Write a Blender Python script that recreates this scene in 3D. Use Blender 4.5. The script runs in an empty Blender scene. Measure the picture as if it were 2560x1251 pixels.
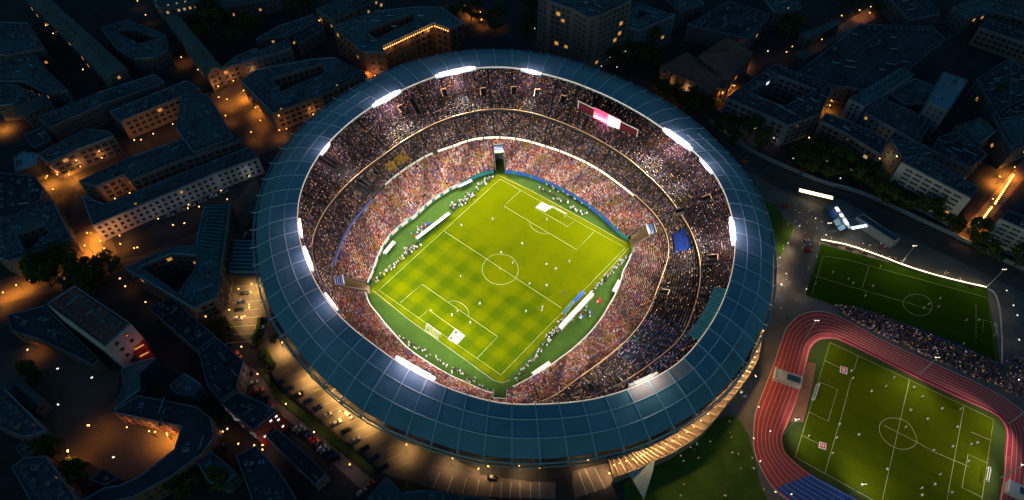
import bpy, bmesh, math, random
import numpy as np
from mathutils import Vector, Matrix
from mathutils.geometry import tessellate_polygon
rnd = random.Random(7)
R = math.radians
SC = bpy.context.scene
COL = SC.collection
# ------------------------------------------------------------------ camera
W0, H0, FPX, DEP, CZ = 2560.0, 1251.0, 1700.0, R(53), 276.0
cam = bpy.data.cameras.new('camera'); cam.sensor_width = 36; cam.lens = FPX / W0 * 36
cam.clip_start = 1; cam.clip_end = 6000
co = bpy.data.objects.new('camera', cam); COL.objects.link(co)
co.location = (0, 0, CZ); co.rotation_euler = (R(90) - DEP, 0, 0)
SC.camera = co
CAM = Vector((0, 0, CZ))

def P(px, py, z=0.0):
    x = (px - W0 / 2) / FPX; y = -(py - H0 / 2) / FPX
    v = Vector((x, math.cos(DEP) + y * math.sin(DEP), -math.sin(DEP) + y * math.cos(DEP)))
    return CAM + v * ((z - CZ) / v.z)

# ------------------------------------------------------------------ materials
def mat(name, col, rough=.7, var=.25, scale=.4, metal=0., emit=None, es=0., spec=.3, attr=None):
    m = bpy.data.materials.new(name); m.use_nodes = True
    nt = m.node_tree; b = nt.nodes['Principled BSDF']
    b.inputs['Roughness'].default_value = rough; b.inputs['Metallic'].default_value = metal
    b.inputs['Specular IOR Level'].default_value = spec
    c = (*col, 1)
    if attr:
        a = nt.nodes.new('ShaderNodeAttribute'); a.attribute_name = attr
        nt.links.new(a.outputs['Color'], b.inputs['Base Color'])
    elif var > 0:
        tc = nt.nodes.new('ShaderNodeTexCoord'); n = nt.nodes.new('ShaderNodeTexNoise')
        n.inputs['Scale'].default_value = scale; n.inputs['Detail'].default_value = 6
        n.inputs['Roughness'].default_value = .65
        r = nt.nodes.new('ShaderNodeMapRange'); r.inputs[1].default_value = .25; r.inputs[2].default_value = .75
        r.inputs[3].default_value = 1 - var; r.inputs[4].default_value = 1 + var
        n3 = nt.nodes.new('ShaderNodeTexNoise'); n3.inputs['Scale'].default_value = scale*.22; n3.inputs['Detail'].default_value = 3
        nt.links.new(tc.outputs['Object'], n3.inputs['Vector']); ad = nt.nodes.new('ShaderNodeMath'); ad.operation = 'ADD'; hf = nt.nodes.new('ShaderNodeMath'); hf.operation = 'MULTIPLY'; hf.inputs[1].default_value = .5
        nt.links.new(n.outputs['Fac'], ad.inputs[0]); nt.links.new(n3.outputs['Fac'], ad.inputs[1]); nt.links.new(ad.outputs[0], hf.inputs[0]); r.inputs[1].default_value = .32; r.inputs[2].default_value = .68
        mx = nt.nodes.new('ShaderNodeVectorMath'); mx.operation = 'SCALE'; mx.inputs[0].default_value = col
        nt.links.new(tc.outputs['Object'], n.inputs['Vector']); nt.links.new(hf.outputs[0], r.inputs[0])
        nt.links.new(r.outputs[0], mx.inputs['Scale']); nt.links.new(mx.outputs[0], b.inputs['Base Color'])
    else:
        b.inputs['Base Color'].default_value = c
    if emit:
        b.inputs['Emission Color'].default_value = (*emit, 1); b.inputs['Emission Strength'].default_value = es
    return m

M = {}
def mk(n, *a, **k): M[n] = mat(n, *a, **k)
mk('asphalt', (.045, .045, .05), .85, .45, .12)
mk('road', (.10, .09, .085), .8, .35, .2)
mk('plaza', (.17, .155, .145), .85, .35, .15)
mk('paving', (.2, .16, .15), .8, .25, .3)
mk('carpark', (.15, .13, .11), .8, .35, .15)
mk('lawn', (.06, .14, .014), .95, .5, .12)
mk('apron', (.042, .095, .008), .95, .3, .3)
mk('pitch2', (.035, .06, .006), .95, .3, .08)
mk('track', (.58, .085, .085), .8, .2, .4)
mk('trackred', (.42, .02, .055), .75, .2, .3)
mk('trackblue', (.03, .12, .5), .75, .2, .3)
mk('runway', (.22, .10, .06), .9, .3, .4)
mk('white', (.78, .78, .74), .6, .05, 1.)
mk('chalk', (.50, .53, .20), .8, .15, 1.5)
mk('chalkdim', (.36, .37, .16), .8, .3, .5)
mk('lane', (.75, .68, .6), .8, .15, .5)
mk('concrete', (.20, .19, .18), .85, .3, .3)
mk('standdark', (.045, .042, .045), .85, .4, .4)
mk('steel', (.22, .42, .52), .4, .15, .6, metal=.3)
mk('rib', (.55, .82, .90), .4, .1, .6, metal=.2)
mk('steeldark', (.03, .05, .06), .5, .2, .5)
mk('black', (.012, .012, .014), .95, .1, 1, spec=0.)
mk('roofA', (.15, .36, .46), .38, .3, .09, spec=.5)
mk('roofB', (.135, .335, .43), .38, .3, .09, spec=.5)
mk('roofC', (.19, .38, .46), .38, .3, .09, spec=.5)
mk('roofLit', (.5, .46, .46), .5, .12, .2, spec=.5)  # lit panels: their brightness is put into a paler base colour
mk('teal', (.03, .22, .25), .5, .2, .3)
mk('bluepaint', (.03, .12, .5), .5, .2, .3)
mk('seatblue', (.03, .10, .62), .5, .2, .6)
mk('yellow', (.6, .6, .02), .6, .2, .3)
mk('wood', (.4, .28, .16), .7, .3, .5)
mk('stone', (0.26, 0.217, 0.198), .85, .22, .25)
mk('stucco', (0.248, 0.223, 0.211), .85, .22, .25)
mk('brick', (0.223, 0.124, 0.093), .85, .3, .4)
mk('grey', (0.124, 0.13, 0.143), .8, .3, .25)
mk('bluegrey', (.16, .22, .28), .7, .3, .2)
mk('redwall', (.34, .03, .03), .75, .25, .3)
mk('whitewall', (.55, .56, .58), .8, .15, .3)
mk('slate', (.075, .105, .125), .6, .6, .3, spec=.5)
mk('slate2', (.085, .12, .13), .6, .45, .3, spec=.5)
mk('tar', (.045, .055, .07), .75, .6, .2)
mk('tile', (.26, .11, .09), .75, .4, .5)
mk('greenroof', (.06, .15, .16), .45, .35, .3, spec=.5)
mk('paleroof', (.3, .42, .5), .6, .2, .3)
mk('glass', (.015, .022, .03), .12, 0, spec=.7)
mk('glassblue', (.04, .10, .14), .15, .3, .3, spec=.7)
mk('frame', (.26, .23, .21), .7, .1, 1)
mk('winlit', (.5, .4, .2), .5, 0, emit=(1, .62, .22), es=.5)
mk('winorange', (.5, .3, .1), .5, 0, emit=(1, .42, .08), es=.6)
mk('winwhite', (.6, .6, .6), .5, 0, emit=(.85, .92, 1), es=1.6)
mk('bark', (.06, .045, .035), .9, .3, 1)
mk('leafA', (.045, .085, .018), .8, .5, .5)
mk('leafB', (.06, .10, .016), .8, .5, .5)
mk('rubber', (.02, .02, .02), .8, .1, 1)
mk('skin', (.45, .3, .22), .7, .1, 1)
mk('lampO', (1, .6, .2), .5, 0, emit=(1, .46, .10), es=6)
mk('lampW', (1, .9, .8), .5, 0, emit=(1, .84, .66), es=1.7)
mk('lampR', (1, .1, .1), .5, 0, emit=(1, .08, .05), es=8)
mk('reflector', (.85, .52, .46), .5, .05, 1)
mk('torch', (1, .9, .8), .5, 0, emit=(1, .8, .6), es=3)
mk('torcho', (1, .6, .3), .5, 0, emit=(1, .5, .15), es=3)
mk('flood', (1, 1, 1), .5, 0, emit=(1, .76, .62), es=1.35)
mk('ledw', (1, .9, .7), .5, 0, emit=(1, .84, .6), es=1.0)
mk('ledb', (.1, .2, .8), .5, 0, emit=(.12, .22, 1), es=.2)
mk('orangeglow', (1, .6, .3), .5, 0, emit=(1, .55, .28), es=.13)  # glow painted on the tier rails; also the vomitory edge lights
mk('rimemit', (1, .9, .8), .5, 0, emit=(1, .74, .58), es=.35)  # slightly emissive, for the inner rim of the roof
mk('stripw', (1, .9, .7), .5, 0, emit=(1, .83, .5), es=2.2)
mk('phone', (1, .9, .8), .5, 0, emit=(1, .66, .48), es=.9)
mk('phoneo', (1, .6, .3), .5, 0, emit=(1, .48, .16), es=1.0)
mk('cloth', (.5, .5, .5), .85, attr='col')
mk('scrpink', (.9, .3, .4), .4, 0, emit=(1, .22, .38), es=.85)
mk('scrred', (.9, .1, .2), .4, 0, emit=(1, .03, .16), es=1.1)
mk('scrwhite', (1, 1, 1), .4, 0, emit=(1, .84, .84), es=1.1)
mk('scroff', (.10, .012, .02), .4, .1, .5)
for n, c in dict(white=(.75, .75, .75), red=(.5, .04, .03), dark=(.03, .03, .04), yellow=(.65, .5, .05), blue=(.05, .12, .5), orange=(.65, .22, .04)).items():
    mk('shirt_' + n, c, .85, .1, 1)
for n, c in dict(black=(.015, .015, .018), silver=(.45, .45, .47), red=(.4, .02, .02), white=(.7, .7, .7), blue=(.03, .06, .2), orange=(.6, .14, .03)).items():
    mk('paint_' + n, c, .3, .05, 1, spec=.6)

# ------------------------------------------------------------------ mesh building
class MB:
    def __init__(s): s.v = []; s.f = []; s.m = []; s.mats = []
    def mi(s, m):
        if m not in s.mats: s.mats.append(m)
        return s.mats.index(m)
    def face(s, pts, m):
        n = len(s.v); s.v += [tuple(p) for p in pts]; s.f.append(tuple(range(n, n + len(pts)))); s.m.append(s.mi(m))
    def poly(s, loops, z, m):
        vs = [Vector((p[0], p[1], 0)) for l in loops for p in l]
        for t in tessellate_polygon([[Vector((p[0], p[1], 0)) for p in l] for l in loops]):
            q = [(vs[i].x, vs[i].y, z) for i in t]
            a, b, c = q
            if (b[0]-a[0])*(c[1]-a[1]) - (b[1]-a[1])*(c[0]-a[0]) < 0: q.reverse()
            s.face(q, m)
    def walls(s, loop, z0, z1, m, closed=True):
        n = len(loop)
        for i in range(n if closed else n - 1):
            a, b = loop[i], loop[(i + 1) % n]
            s.face([(a[0], a[1], z0), (b[0], b[1], z0), (b[0], b[1], z1), (a[0], a[1], z1)], m)
    def prism(s, loop, z0, z1, m, mt=None):
        loop = ccw(loop); s.walls(loop, z0, z1, m); s.poly([loop], z1, mt or m)
    def box(s, c, sx, sy, sz, m, rot=0.):
        """c = centre of the base"""
        ca, sa = math.cos(rot), math.sin(rot)
        q = [(c[0] + ca*x - sa*y, c[1] + sa*x + ca*y) for x, y in ((-sx/2, -sy/2), (sx/2, -sy/2), (sx/2, sy/2), (-sx/2, sy/2))]
        s.prism(q, c[2], c[2] + sz, m)
    def bar(s, a, b, w, h, m):
        """box beam from a to b, width w, height h, a/b on its bottom centre"""
        a, b = Vector(a), Vector(b); d = b - a
        t = Vector((-d.y, d.x, 0)); t = t.normalized() if t.length > 1e-6 else Vector((1, 0, 0))
        u = d.cross(t)
        u = -u if u.z < 0 else u
        u = u.normalized() if u.length > 1e-6 else Vector((0, 1, 0))
        t = t * w / 2; u = u * h
        A = [a - t, a + t, a + t + u, a - t + u]; B = [p + d for p in A]
        for i in range(4):
            j = (i + 1) % 4; s.face([A[i], A[j], B[j], B[i]], m)
        s.face(A[::-1], m); s.face(B, m)
    def tube(s, pts, r, m, n=6, closed=False):
        pts = [Vector(p) for p in pts]; rings = []
        for i, p in enumerate(pts):
            a = pts[i - 1] if (i or closed) else p; b = pts[(i + 1) % len(pts)] if (i < len(pts) - 1 or closed) else p
            d = (b - a).normalized(); x = d.cross(Vector((0, 0, 1)))
            x = x.normalized() if x.length > 1e-4 else Vector((1, 0, 0)); y = d.cross(x)
            rr = r[i] if isinstance(r, (list, tuple)) else r
            rings.append([p + (x * math.cos(k*6.2832/n) + y * math.sin(k*6.2832/n)) * rr for k in range(n)])
        for i in range(len(pts) if closed else len(pts) - 1):
            A, B = rings[i], rings[(i + 1) % len(pts)]
            for k in range(n):
                s.face([A[k], A[(k+1) % n], B[(k+1) % n], B[k]], m)
        if not closed: s.face(rings[0], m); s.face(rings[-1][::-1], m)
    def strip(s, pts, w, z, m, closed=False):
        pts = [Vector((p[0], p[1], 0)) for p in pts]; L = []; n = len(pts)
        for i, p in enumerate(pts):
            a = pts[i-1] if (i or closed) else p; b = pts[(i+1) % n] if (i < n-1 or closed) else p
            d = (b - a).normalized(); t = Vector((-d.y, d.x, 0)) * w / 2; L.append((p - t, p + t))
        for i in range(n if closed else n - 1):
            A, B = L[i], L[(i+1) % n]
            s.face([(A[0].x, A[0].y, z), (B[0].x, B[0].y, z), (B[1].x, B[1].y, z), (A[1].x, A[1].y, z)], m)
    def mesh(s, name):
        me = bpy.data.meshes.new(name); me.from_pydata(s.v, [], s.f)
        for m in s.mats: me.materials.append(M[m])
        me.polygons.foreach_set('material_index', s.m); me.update(); return me
    def build(s, name, parent=None):
        o = bpy.data.objects.new(name, s.mesh(name)); COL.objects.link(o)
        if parent: attach(o, parent)
        return o
    def local(s, org, rot=0.):
        ca, sa = math.cos(-rot), math.sin(-rot)
        s.v = [(ca*(x-org[0]) - sa*(y-org[1]), sa*(x-org[0]) + ca*(y-org[1]), z-org[2]) for x, y, z in s.v]; return s

def ccw(l):
    a = sum(l[i-1][0]*l[i][1] - l[i][0]*l[i-1][1] for i in range(len(l)))
    return list(l) if a > 0 else list(l)[::-1]
def attach(o, parent):
    """parent without moving: geometry in o is in world coordinates, parent is an unrotated Empty"""
    o.parent = parent; o.location = tuple(-v for v in root_loc(parent))
def root_loc(p):
    v = Vector((0, 0, 0))
    while p: v += p.location; p = p.parent
    return v
def tag(o, label=None, cat=None, group=None, kind=None):
    if label: o['label'] = label
    if cat: o['category'] = cat
    if group: o['group'] = group
    if kind: o['kind'] = kind
    return o
def empty(name, loc, label, cat, group=None, rot=0.):
    o = bpy.data.objects.new(name, None); COL.objects.link(o); o.location = loc; o.rotation_euler = (0, 0, rot)
    o.empty_display_size = 1
    return tag(o, label, cat, group)
def copy_tree(o, parent=None):
    c = o.copy(); COL.objects.link(c)
    if parent: c.parent = parent
    for ch in list(KIDS.get(o.name, [])): copy_tree(ch, c)
    return c
KIDS = {}; USED = set()
def reg(root):
    for o in [root] + list(root.children_recursive): KIDS[o.name] = list(o.children)
def place(proto, loc, rot=0., sc=1., label=None, group=None, cat=None):
    """first call moves the prototype itself, later ones copy it"""
    if proto.name in USED: o = copy_tree(proto)
    else: USED.add(proto.name); o = proto
    o.location = loc; o.rotation_euler = (0, 0, rot)
    o.scale = (sc, sc, sc) if not isinstance(sc, tuple) else sc
    return tag(o, label, cat, group)
def structure(name, mb): return tag(mb.build(name), kind='structure')
def spl(pts, n=6, closed=False):
    pts = [Vector((p[0], p[1], 0)) for p in pts]; out = []; N = len(pts)
    for i in range(N if closed else N - 1):
        g = lambda k: pts[k % N] if closed else pts[max(0, min(N - 1, k))]
        a, b, c, d = g(i-1), g(i), g(i+1), g(i+2)
        for k in range(n):
            t = k / n
            out.append(.5*((2*b) + (c-a)*t + (2*a-5*b+4*c-d)*t*t + (-a+3*b-3*c+d)*t**3))
    if not closed: out.append(pts[-1])
    return out
def pp(l, z=0.): return [P(x, y, z) for x, y in l]
def light(name, loc, energy, col, size=.3, parent=None, spot=None, target=None, blend=.6):
    l = bpy.data.lights.new(name, 'SPOT' if spot else 'POINT'); l.energy = energy; l.color = col; l.shadow_soft_size = size
    o = bpy.data.objects.new(name, l); COL.objects.link(o); o.location = loc
    if spot:
        l.spot_size = spot; l.spot_blend = blend
        o.rotation_euler = (Vector(target) - Vector(loc)).to_track_quat('-Z', 'Y').to_euler()
    if parent: o.parent = parent; o.location = Vector(loc) - root_loc(parent)
    return o
# ------------------------------------------------------------------ ground
Z = lambda k: .004 * k
g = MB(); g.poly([[(-1600, -300), (1600, -300), (1600, 2500), (-1600, 2500)]], 0, 'asphalt'); structure('ground', g)
def sheet(name, px, m, k, smooth=0):
    l = pp(px); l = spl(l, smooth, True) if smooth else l
    b = MB(); b.poly([ccw(l)], Z(k), m); return structure(name, b)
# ------------------------------------------------------------------ stadium
C0 = Vector((0, 204, 0)); NT = 720
TH = np.arange(NT) * 2 * math.pi / NT
def ring_table(px, z, extra=(), sm=5):
    a = []
    for x, y in px:
        q = P(x, y, z) - C0; a.append((math.atan2(q.y, q.x), math.hypot(q.x, q.y)))
    a += [(R(t), r) for t, r in extra]; a.sort()
    t = np.array([p[0] for p in a]); r = np.array([p[1] for p in a])
    v = np.interp(TH, t % (2*math.pi), r, period=2*math.pi)
    k = np.ones(2*sm + 1) / (2*sm + 1)
    for _ in range(3): v = np.convolve(np.r_[v[-sm:], v, v[:sm]], k, 'valid')
    return v
OUT = ring_table([(1300,131),(1184,129),(1077,146),(989,173),(885,225),(801,282),(741,336),(683,417),(652,495),(639,581),(646,668),(664,752),(727,858),(819,962),(905,1031),(1011,1086),(1069,1106),(1198,1143),(1304,1153),(1479,1139),(1595,1113),(1693,1065),(1785,1003),(1853,926),(1879,876),(1927,769),(1933,696),(1932,618),(1920,554),(1900,500),(1800,369),(1703,285),(1596,222),(1498,181),(1384,144)], 33)
INN = ring_table([(1271,168),(1191,170),(1083,193),(1003,227),(922,272),(808,373),(781,413),(750,486),(744,564),(758,628),(787,700),(845,786),(931,858),(1003,910),(1087,956),(1160,985),(1265,1011),(1354,1010),(1491,997),(1622,952),(1705,902),(1743,857),(1827,690),(1838,600),(1832,554),(1814,488),(1783,430),(1725,370),(1659,324),(1573,269),(1486,227),(1361,186)], 41)
FLD = ring_table([(1240,428),(1200,437),(1160,457),(1110,482),(1040,540),(1000,567),(975,590),(935,675),(922,705),(915,728),(925,760),(950,790),(985,832),(1020,870),(1070,905),(1110,930),(1170,958),(1232,985),(1270,972),(1340,935),(1400,895),(1450,855),(1490,812),(1520,765),(1555,680),(1580,625),(1582,600),(1555,590),(1530,566),(1490,530),(1450,500),(1400,472),(1350,450),(1300,434)], 1.5, sm=2)
R1 = ring_table([(1245,348),(1180,353),(1130,372),(1080,388),(1040,410),(1000,437),(960,470),(935,497),(915,525),(885,555),(865,590),(848,630),(838,665),(830,712),(1365,1010),(1400,985),(1450,945),(1520,895),(1610,800),(1640,730),(1655,690),(1670,640),(1665,590),(1640,550),(1590,500),(1540,460),(1490,425),(1430,395),(1360,370),(1310,355)], 13)
R2 = ring_table([(1250,277),(1200,281),(1150,292),(1100,308),(1060,328),(1010,357),(960,393),(910,430),(870,465),(830,510),(800,555),(780,615),(1640,900),(1700,850),(1730,780),(1742,740),(1750,690),(1745,640),(1725,580),(1700,540),(1660,485),(1610,437),(1560,395),(1500,358),(1440,327),(1380,303),(1320,285)], 24, extra=[(-150, 89), (-128, 88), (-110, 90), (-75, 93)])
BACK = np.minimum(np.maximum(INN + 9.5, R2 + 14), INN + (OUT - INN)*.55)
def at(tab, th): return float(np.interp(th % (2*math.pi), TH, tab, period=2*math.pi))
def pt(r, th, z=0.): return Vector((C0.x + r*math.cos(th), C0.y + r*math.sin(th), z))
def th_of(px, py, z):
    q = P(px, py, z) - C0; return math.atan2(q.y, q.x)
stad = empty('stadium', C0, 'large oval floodlit stadium with a blue ring roof over packed stands', 'stadium')
TUN = [th_of(1251, 430, 1), th_of(1585, 607, 1), th_of(905, 724, 1), th_of(1251, 990, 1)]
TUNW = [2.6, 3.0, 2.8, 2.9]                                  # half widths, metres
TUNEND = [.80, .82, .92, .55]
def in_tun(th, r, pad=0.):
    for t, w, e in zip(TUN, TUNW, TUNEND):
        d = (th - t + math.pi) % (2*math.pi) - math.pi
        if abs(d) * r < w + pad and r < at(FLD, t) + (at(R1, t) - at(FLD, t)) * e + pad: return True
    return False
loop = lambda tab, z=0., dr=0., step=4: [pt(tab[i] + dr, TH[i], z) for i in range(0, NT, step)]
# stands: tier = (inner table, outer table, z0, z1, rows)
TIERS = [('lower_stand', FLD + .6, R1, 2.2, 13.0, 20), ('middle_stand', R1 + .4, R2 - .4, 15.2, 23.2, 14), ('upper_stand', R2 + .4, BACK, 25.2, 36.5, 24)]
for name, a, b, z0, z1, rows in TIERS:
    mb = MB(); st = 4
    for k in range(rows):
        f0, f1 = k/rows, (k+1)/rows; zz = z0 + (z1-z0)*f0; zn = z0 + (z1-z0)*f1
        for i in range(0, NT, st):
            j = (i + st) % NT
            ra0, ra1 = a[i] + (b[i]-a[i])*f0, a[i] + (b[i]-a[i])*f1
            rb0, rb1 = a[j] + (b[j]-a[j])*f0, a[j] + (b[j]-a[j])*f1
            if name == 'lower_stand' and in_tun(TH[i] + st*math.pi/NT, (ra0+ra1)/2, .3): continue
            A, B = pt(ra0, TH[i], zz), pt(rb0, TH[j], zz); D, E = pt(ra1, TH[i], zz), pt(rb1, TH[j], zz)
            mb.face([A, D, E, B], 'standdark')
            mb.face([D, D + Vector((0,0,zn-zz)), E + Vector((0,0,zn-zz)), E], 'standdark')
    mb.build(name, stad)
# field wall, tier fascias, light ribbons, rails
mb = MB()
for i in range(0, NT, 4):
    j = (i+4) % NT
    if in_tun(TH[i] + 2*math.pi/NT, FLD[i] + .1, .2):
        if mb.f: mb.build('field_wall', stad); mb = MB()
        continue
    t = math.degrees(TH[i]); lt = 12 < t < 118
    m = 'bluepaint' if (15 < t < 92 and (i // 4) % 5 < 4) else ('white' if (118 < t < 235 and (i//4) % 3) else ('teal' if t < 245 else 'concrete'))
    A, B = pt(FLD[i], TH[i], 0), pt(FLD[j], TH[j], 0); A2, B2 = pt(FLD[i] + .6, TH[i], 0), pt(FLD[j] + .6, TH[j], 0); u = Vector((0, 0, 2.2))
    mb.face([A, A + u, B + u, B], m); mb.face([A + u, A2 + u, B2 + u, B + u], 'white' if t > 118 else m)
mb.build('field_wall', stad)
for nm, tab, z0, z1 in (('tier_front', R1, 13.0, 15.2), ('tier_front', R2, 23.2, 25.2)):
    mb = MB()
    for i in range(0, NT, 4):
        j = (i+4) % NT
        A, B = pt(tab[i], TH[i], z0), pt(tab[j], TH[j], z0); C_, D = pt(tab[i], TH[i], z1), pt(tab[j], TH[j], z1)
        mb.face([A, C_, D, B], 'standdark'); mb.face([C_, pt(tab[i] + .4, TH[i], z1), pt(tab[j] + .4, TH[j], z1), D], 'concrete')
    mb.build(nm, stad)
def ribbon(name, tab, z, t0, t1, dr, w, h, m, segs=1, gap=.0):
    """a light band round part of a tier front, in segs pieces"""
    for s in range(segs):
        a0 = t0 + (t1-t0)*(s + gap)/segs; a1 = t0 + (t1-t0)*(s+1-gap)/segs; n = max(2, int(abs(a1-a0)*60))
        mb = MB(); pts = [a0 + (a1-a0)*k/n for k in range(n+1)]
        for k in range(n):
            q = []
            for th in (pts[k], pts[k+1]):
                r = at(tab, th) + dr; q.append([pt(r-w, th, z), pt(r, th, z), pt(r, th, z+h), pt(r-w, th, z+h)])
            for e in range(4):
                f = (e+1) % 4; mb.face([q[0][e], q[0][f], q[1][f], q[1][e]], m)
        mb.build(name, stad)
ribbon('light_ribbon', R1, 14.0, R(24), R(124), -.03, .45, 1.0, 'ledw', 14, .04)
ribbon('light_ribbon', R1, 14.0, R(126), R(152), -.03, .4, 1.2, 'white', 6, .06)
ribbon('light_ribbon', R1, 14.0, R(160), R(191), -.03, .3, .6, 'ledb', 3, .02)
ribbon('tier_rail', R2, 25.25, R(-60), R(187), .2, .22, .25, 'orangeglow', 1)  # rail is no lamp: its lit look is put into emission
ribbon('tier_rail', R1, 15.25, R(-82), R(24), .2, .3, .35, 'orangeglow', 1)  # same painted glow on the lower rail
# player tunnels at the four corners of the field
for t, w, e, k in zip(TUN, TUNW, TUNEND, range(4)):
    f = at(FLD, t); r1 = f + (at(R1, t) - f) * e; zt = lambda r: 2.2 + (13-2.2)*max(0, r-f-.6)/(at(R1, t)-f-.6)
    ro = Vector((math.cos(t), math.sin(t), 0)); s = Vector((-ro.y, ro.x, 0)); c = lambda r, q, z: pt(r, t, z) + s*q
    mb = MB()
    for q in (-w, w):
        for a, b in ((f, r1),):
            mb.face([c(a, q, 0), c(b, q, 0), c(b, q, zt(b)+1), c(a, q, zt(a)+1)], 'wood' if k in (1, 2) else 'concrete')
            mb.bar(c(a, q, zt(a)+1), c(b, q, zt(b)+1), .3, .2, 'concrete')
    mb.bar(c(r1, -w, zt(r1)+1), c(r1, w, zt(r1)+1), .3, .25, 'white')
    mb.face([c(r1, -w, 0), c(r1, w, 0), c(r1, w, zt(r1)+1), c(r1, -w, zt(r1)+1)], 'concrete')
    tb = mb.build('tunnel', stad)
    mb = MB(); mb.face([c(f-1, -w, .03), c(r1, -w, .03), c(r1, w, .03), c(f-1, w, .03)], ('apron', 'wood', 'wood', 'apron')[k]); mb.build('tunnel_floor', tb)
    if k < 3:
        mb = MB(); rr = r1 - (3.6 if k else 5); z = zt(r1) - .2
        for i in range(4):
            mb.bar(c(rr + (r1-rr)*i/4, -w+.1, z), c(rr + (r1-rr)*i/4, w-.1, z), .2, .35, 'white')
        mb.face([c(rr, -w+.1, z+.2), c(r1-.1, -w+.1, z+.2), c(r1-.1, w-.1, z+.2), c(rr, w-.1, z+.2)], 'bluepaint')
        mb.bar(c(rr, -w, z-.4), c(rr, w, z-.4), .5, 1.2, 'white'); mb.build('tunnel_canopy', tb)
# block of empty blue seats right of the pitch
t0, t1 = th_of(1692, 592, 16), th_of(1692, 640, 16); sbm = MB()
for k in range(3, 12):
    zz = 15.2 + 8*k/14 + .05
    for i in range(26):
        x = t0 + (t1-t0)*(i+.15)/26; y = t0 + (t1-t0)*(i+.85)/26; r_ = lambda th: at(R1, th) + .4 + (at(R2, th) - at(R1, th) - .8)*(k+.4)/14
        sbm.face([pt(r_(x), x, zz+.42), pt(r_(y), y, zz+.42), pt(r_(y)+.4, y, zz+.42), pt(r_(x)+.4, x, zz+.42)][::-1], 'seatblue'); sbm.face([pt(r_(x)+.4, x, zz+.42), pt(r_(x)+.45, x, zz+.9), pt(r_(y)+.45, y, zz+.9), pt(r_(y)+.4, y, zz+.42)], 'seatblue')
sbm.build('seat_block', stad)
# vomitories in the upper and middle tiers
for x, y, z, m in ((1115,245,31,'orangeglow'),(1210,243,31,'orangeglow'),(1285,240,31,'orangeglow'),(1342,247,31,'orangeglow'),(1405,262,31,'orangeglow'),(1165,262,29,0),(1060,345,21,0),(1040,375,19,0),(900,440,21,0),(920,470,19,0),(945,440,20,0),(840,415,30,0),(1755,505,30,'orangeglow'),(1690,535,28,0),(1690,440,28,0),(1770,650,29,'orangeglow'),(1745,745,27,0),(1650,735,17,'orangeglow'),(1665,770,17,0),(1540,955,22,'orangeglow'),(1470,965,20,0),(1050,290,29,0),(1010,285,30,'orangeglow'),(1590,380,22,0),(1440,300,24,0)):
    th = th_of(x, y, z); q = P(x, y, z) - C0; r = math.hypot(q.x, q.y)
    ro = Vector((math.cos(th), math.sin(th), 0)); s = Vector((-ro.y, ro.x, 0)); mb = MB(); c = pt(r, th, z)
    big = (x, y) in ((900,440),(920,470),(840,415),(1050,290)); L = 9 if big else 3.5
    for q in (-1.3, 1.3): mb.bar(c + s*q, c + s*q + ro*L + Vector((0, 0, L*.5)), .3, 1.7, 'standdark')
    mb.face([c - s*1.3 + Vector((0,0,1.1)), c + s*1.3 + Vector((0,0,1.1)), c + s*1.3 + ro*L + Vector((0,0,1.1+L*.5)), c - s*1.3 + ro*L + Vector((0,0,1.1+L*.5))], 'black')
    v = mb.build('vomitory', stad)
    if m:
        mb = MB(); mb.bar(c - s*1.6 + ro*L + Vector((0,0,1.6+L*.5)), c + s*1.6 + ro*L + Vector((0,0,1.6+L*.5)), .35, .3, m)
        mb.bar(c + s*1.6 + Vector((0,0,1.7)), c + s*1.6 + ro*L + Vector((0,0,1.7+L*.5)), .2, .2, m); mb.build('vomitory_light', v)
# roof: three rings of panels, ribs, purlins, rim
prof = [(0, 41.0), (.3, 40.0), (.64, 37.8), (.97, 34.0)]
def rz(f):
    for (a, za), (b, zb) in zip(prof, prof[1:]):
        if f <= b: return za + (zb-za)*(f-a)/(b-a)
    return prof[-1][1]
NR = 72; mb = MB(); sub = NT // NR
grey0, grey1 = th_of(1566, 960, 41), th_of(1690, 905, 41)
for b in range(NR):
    for k in range(3):
        f0, f1 = prof[k][0], prof[k+1][0]
        tm = (b + .5) * 2*math.pi/NR; d = (tm + math.pi) % (2*math.pi) - math.pi
        m = 'roofA' if math.sin(tm) > 2 else ('roofC' if (k == 1 and math.cos(tm) < -.6) else ('roofB' if rnd.random() < .7 else 'roofA'))
        if k == 0 and grey0 - .03 < d < grey1 + .01: m = 'roofLit'
        for i in range(b*sub, b*sub + sub, 5):
            j = (i + 5) % NT
            q = [pt(INN[n] + (OUT[n]-INN[n])*f, TH[n], rz(f)) for n, f in ((i, f0), (i, f1), (j, f1), (j, f0))]
            mb.face(q, m); mb.face([p - Vector((0,0,.5)) for p in q][::-1], 'steeldark')
            if k == 0: mb.face([q[0], q[3], q[3] - Vector((0,0,.9)), q[0] - Vector((0,0,.9))], 'steel')
            if k == 2: mb.face([q[1], q[2], q[2] - Vector((0,0,.6)), q[1] - Vector((0,0,.6))], 'steel')
roof = mb.build('roof', stad)
for b in range(NR):
    i = b*sub; pts = [pt(INN[i] + (OUT[i]-INN[i])*f - (.3 if f == 0 else 0) + ((2.2 if math.cos(TH[i]) < -.5 else .9) if f == 1 else 0), TH[i], rz(f) + .06) for f in (0, .3, .64, .97, 1)]
    mb = MB()
    for p, q in zip(pts, pts[1:]): mb.bar(p, q, .36, .3, 'rib')
    mb.build('rib', roof)
def rtube(tab0, tab1, f, z, r, m, n=5):
    mb = MB(); mb.tube([pt(tab0[i] + (tab1[i]-tab0[i])*f, TH[i], z) for i in range(0, NT, 5)], r, m, n, True); return mb
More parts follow.
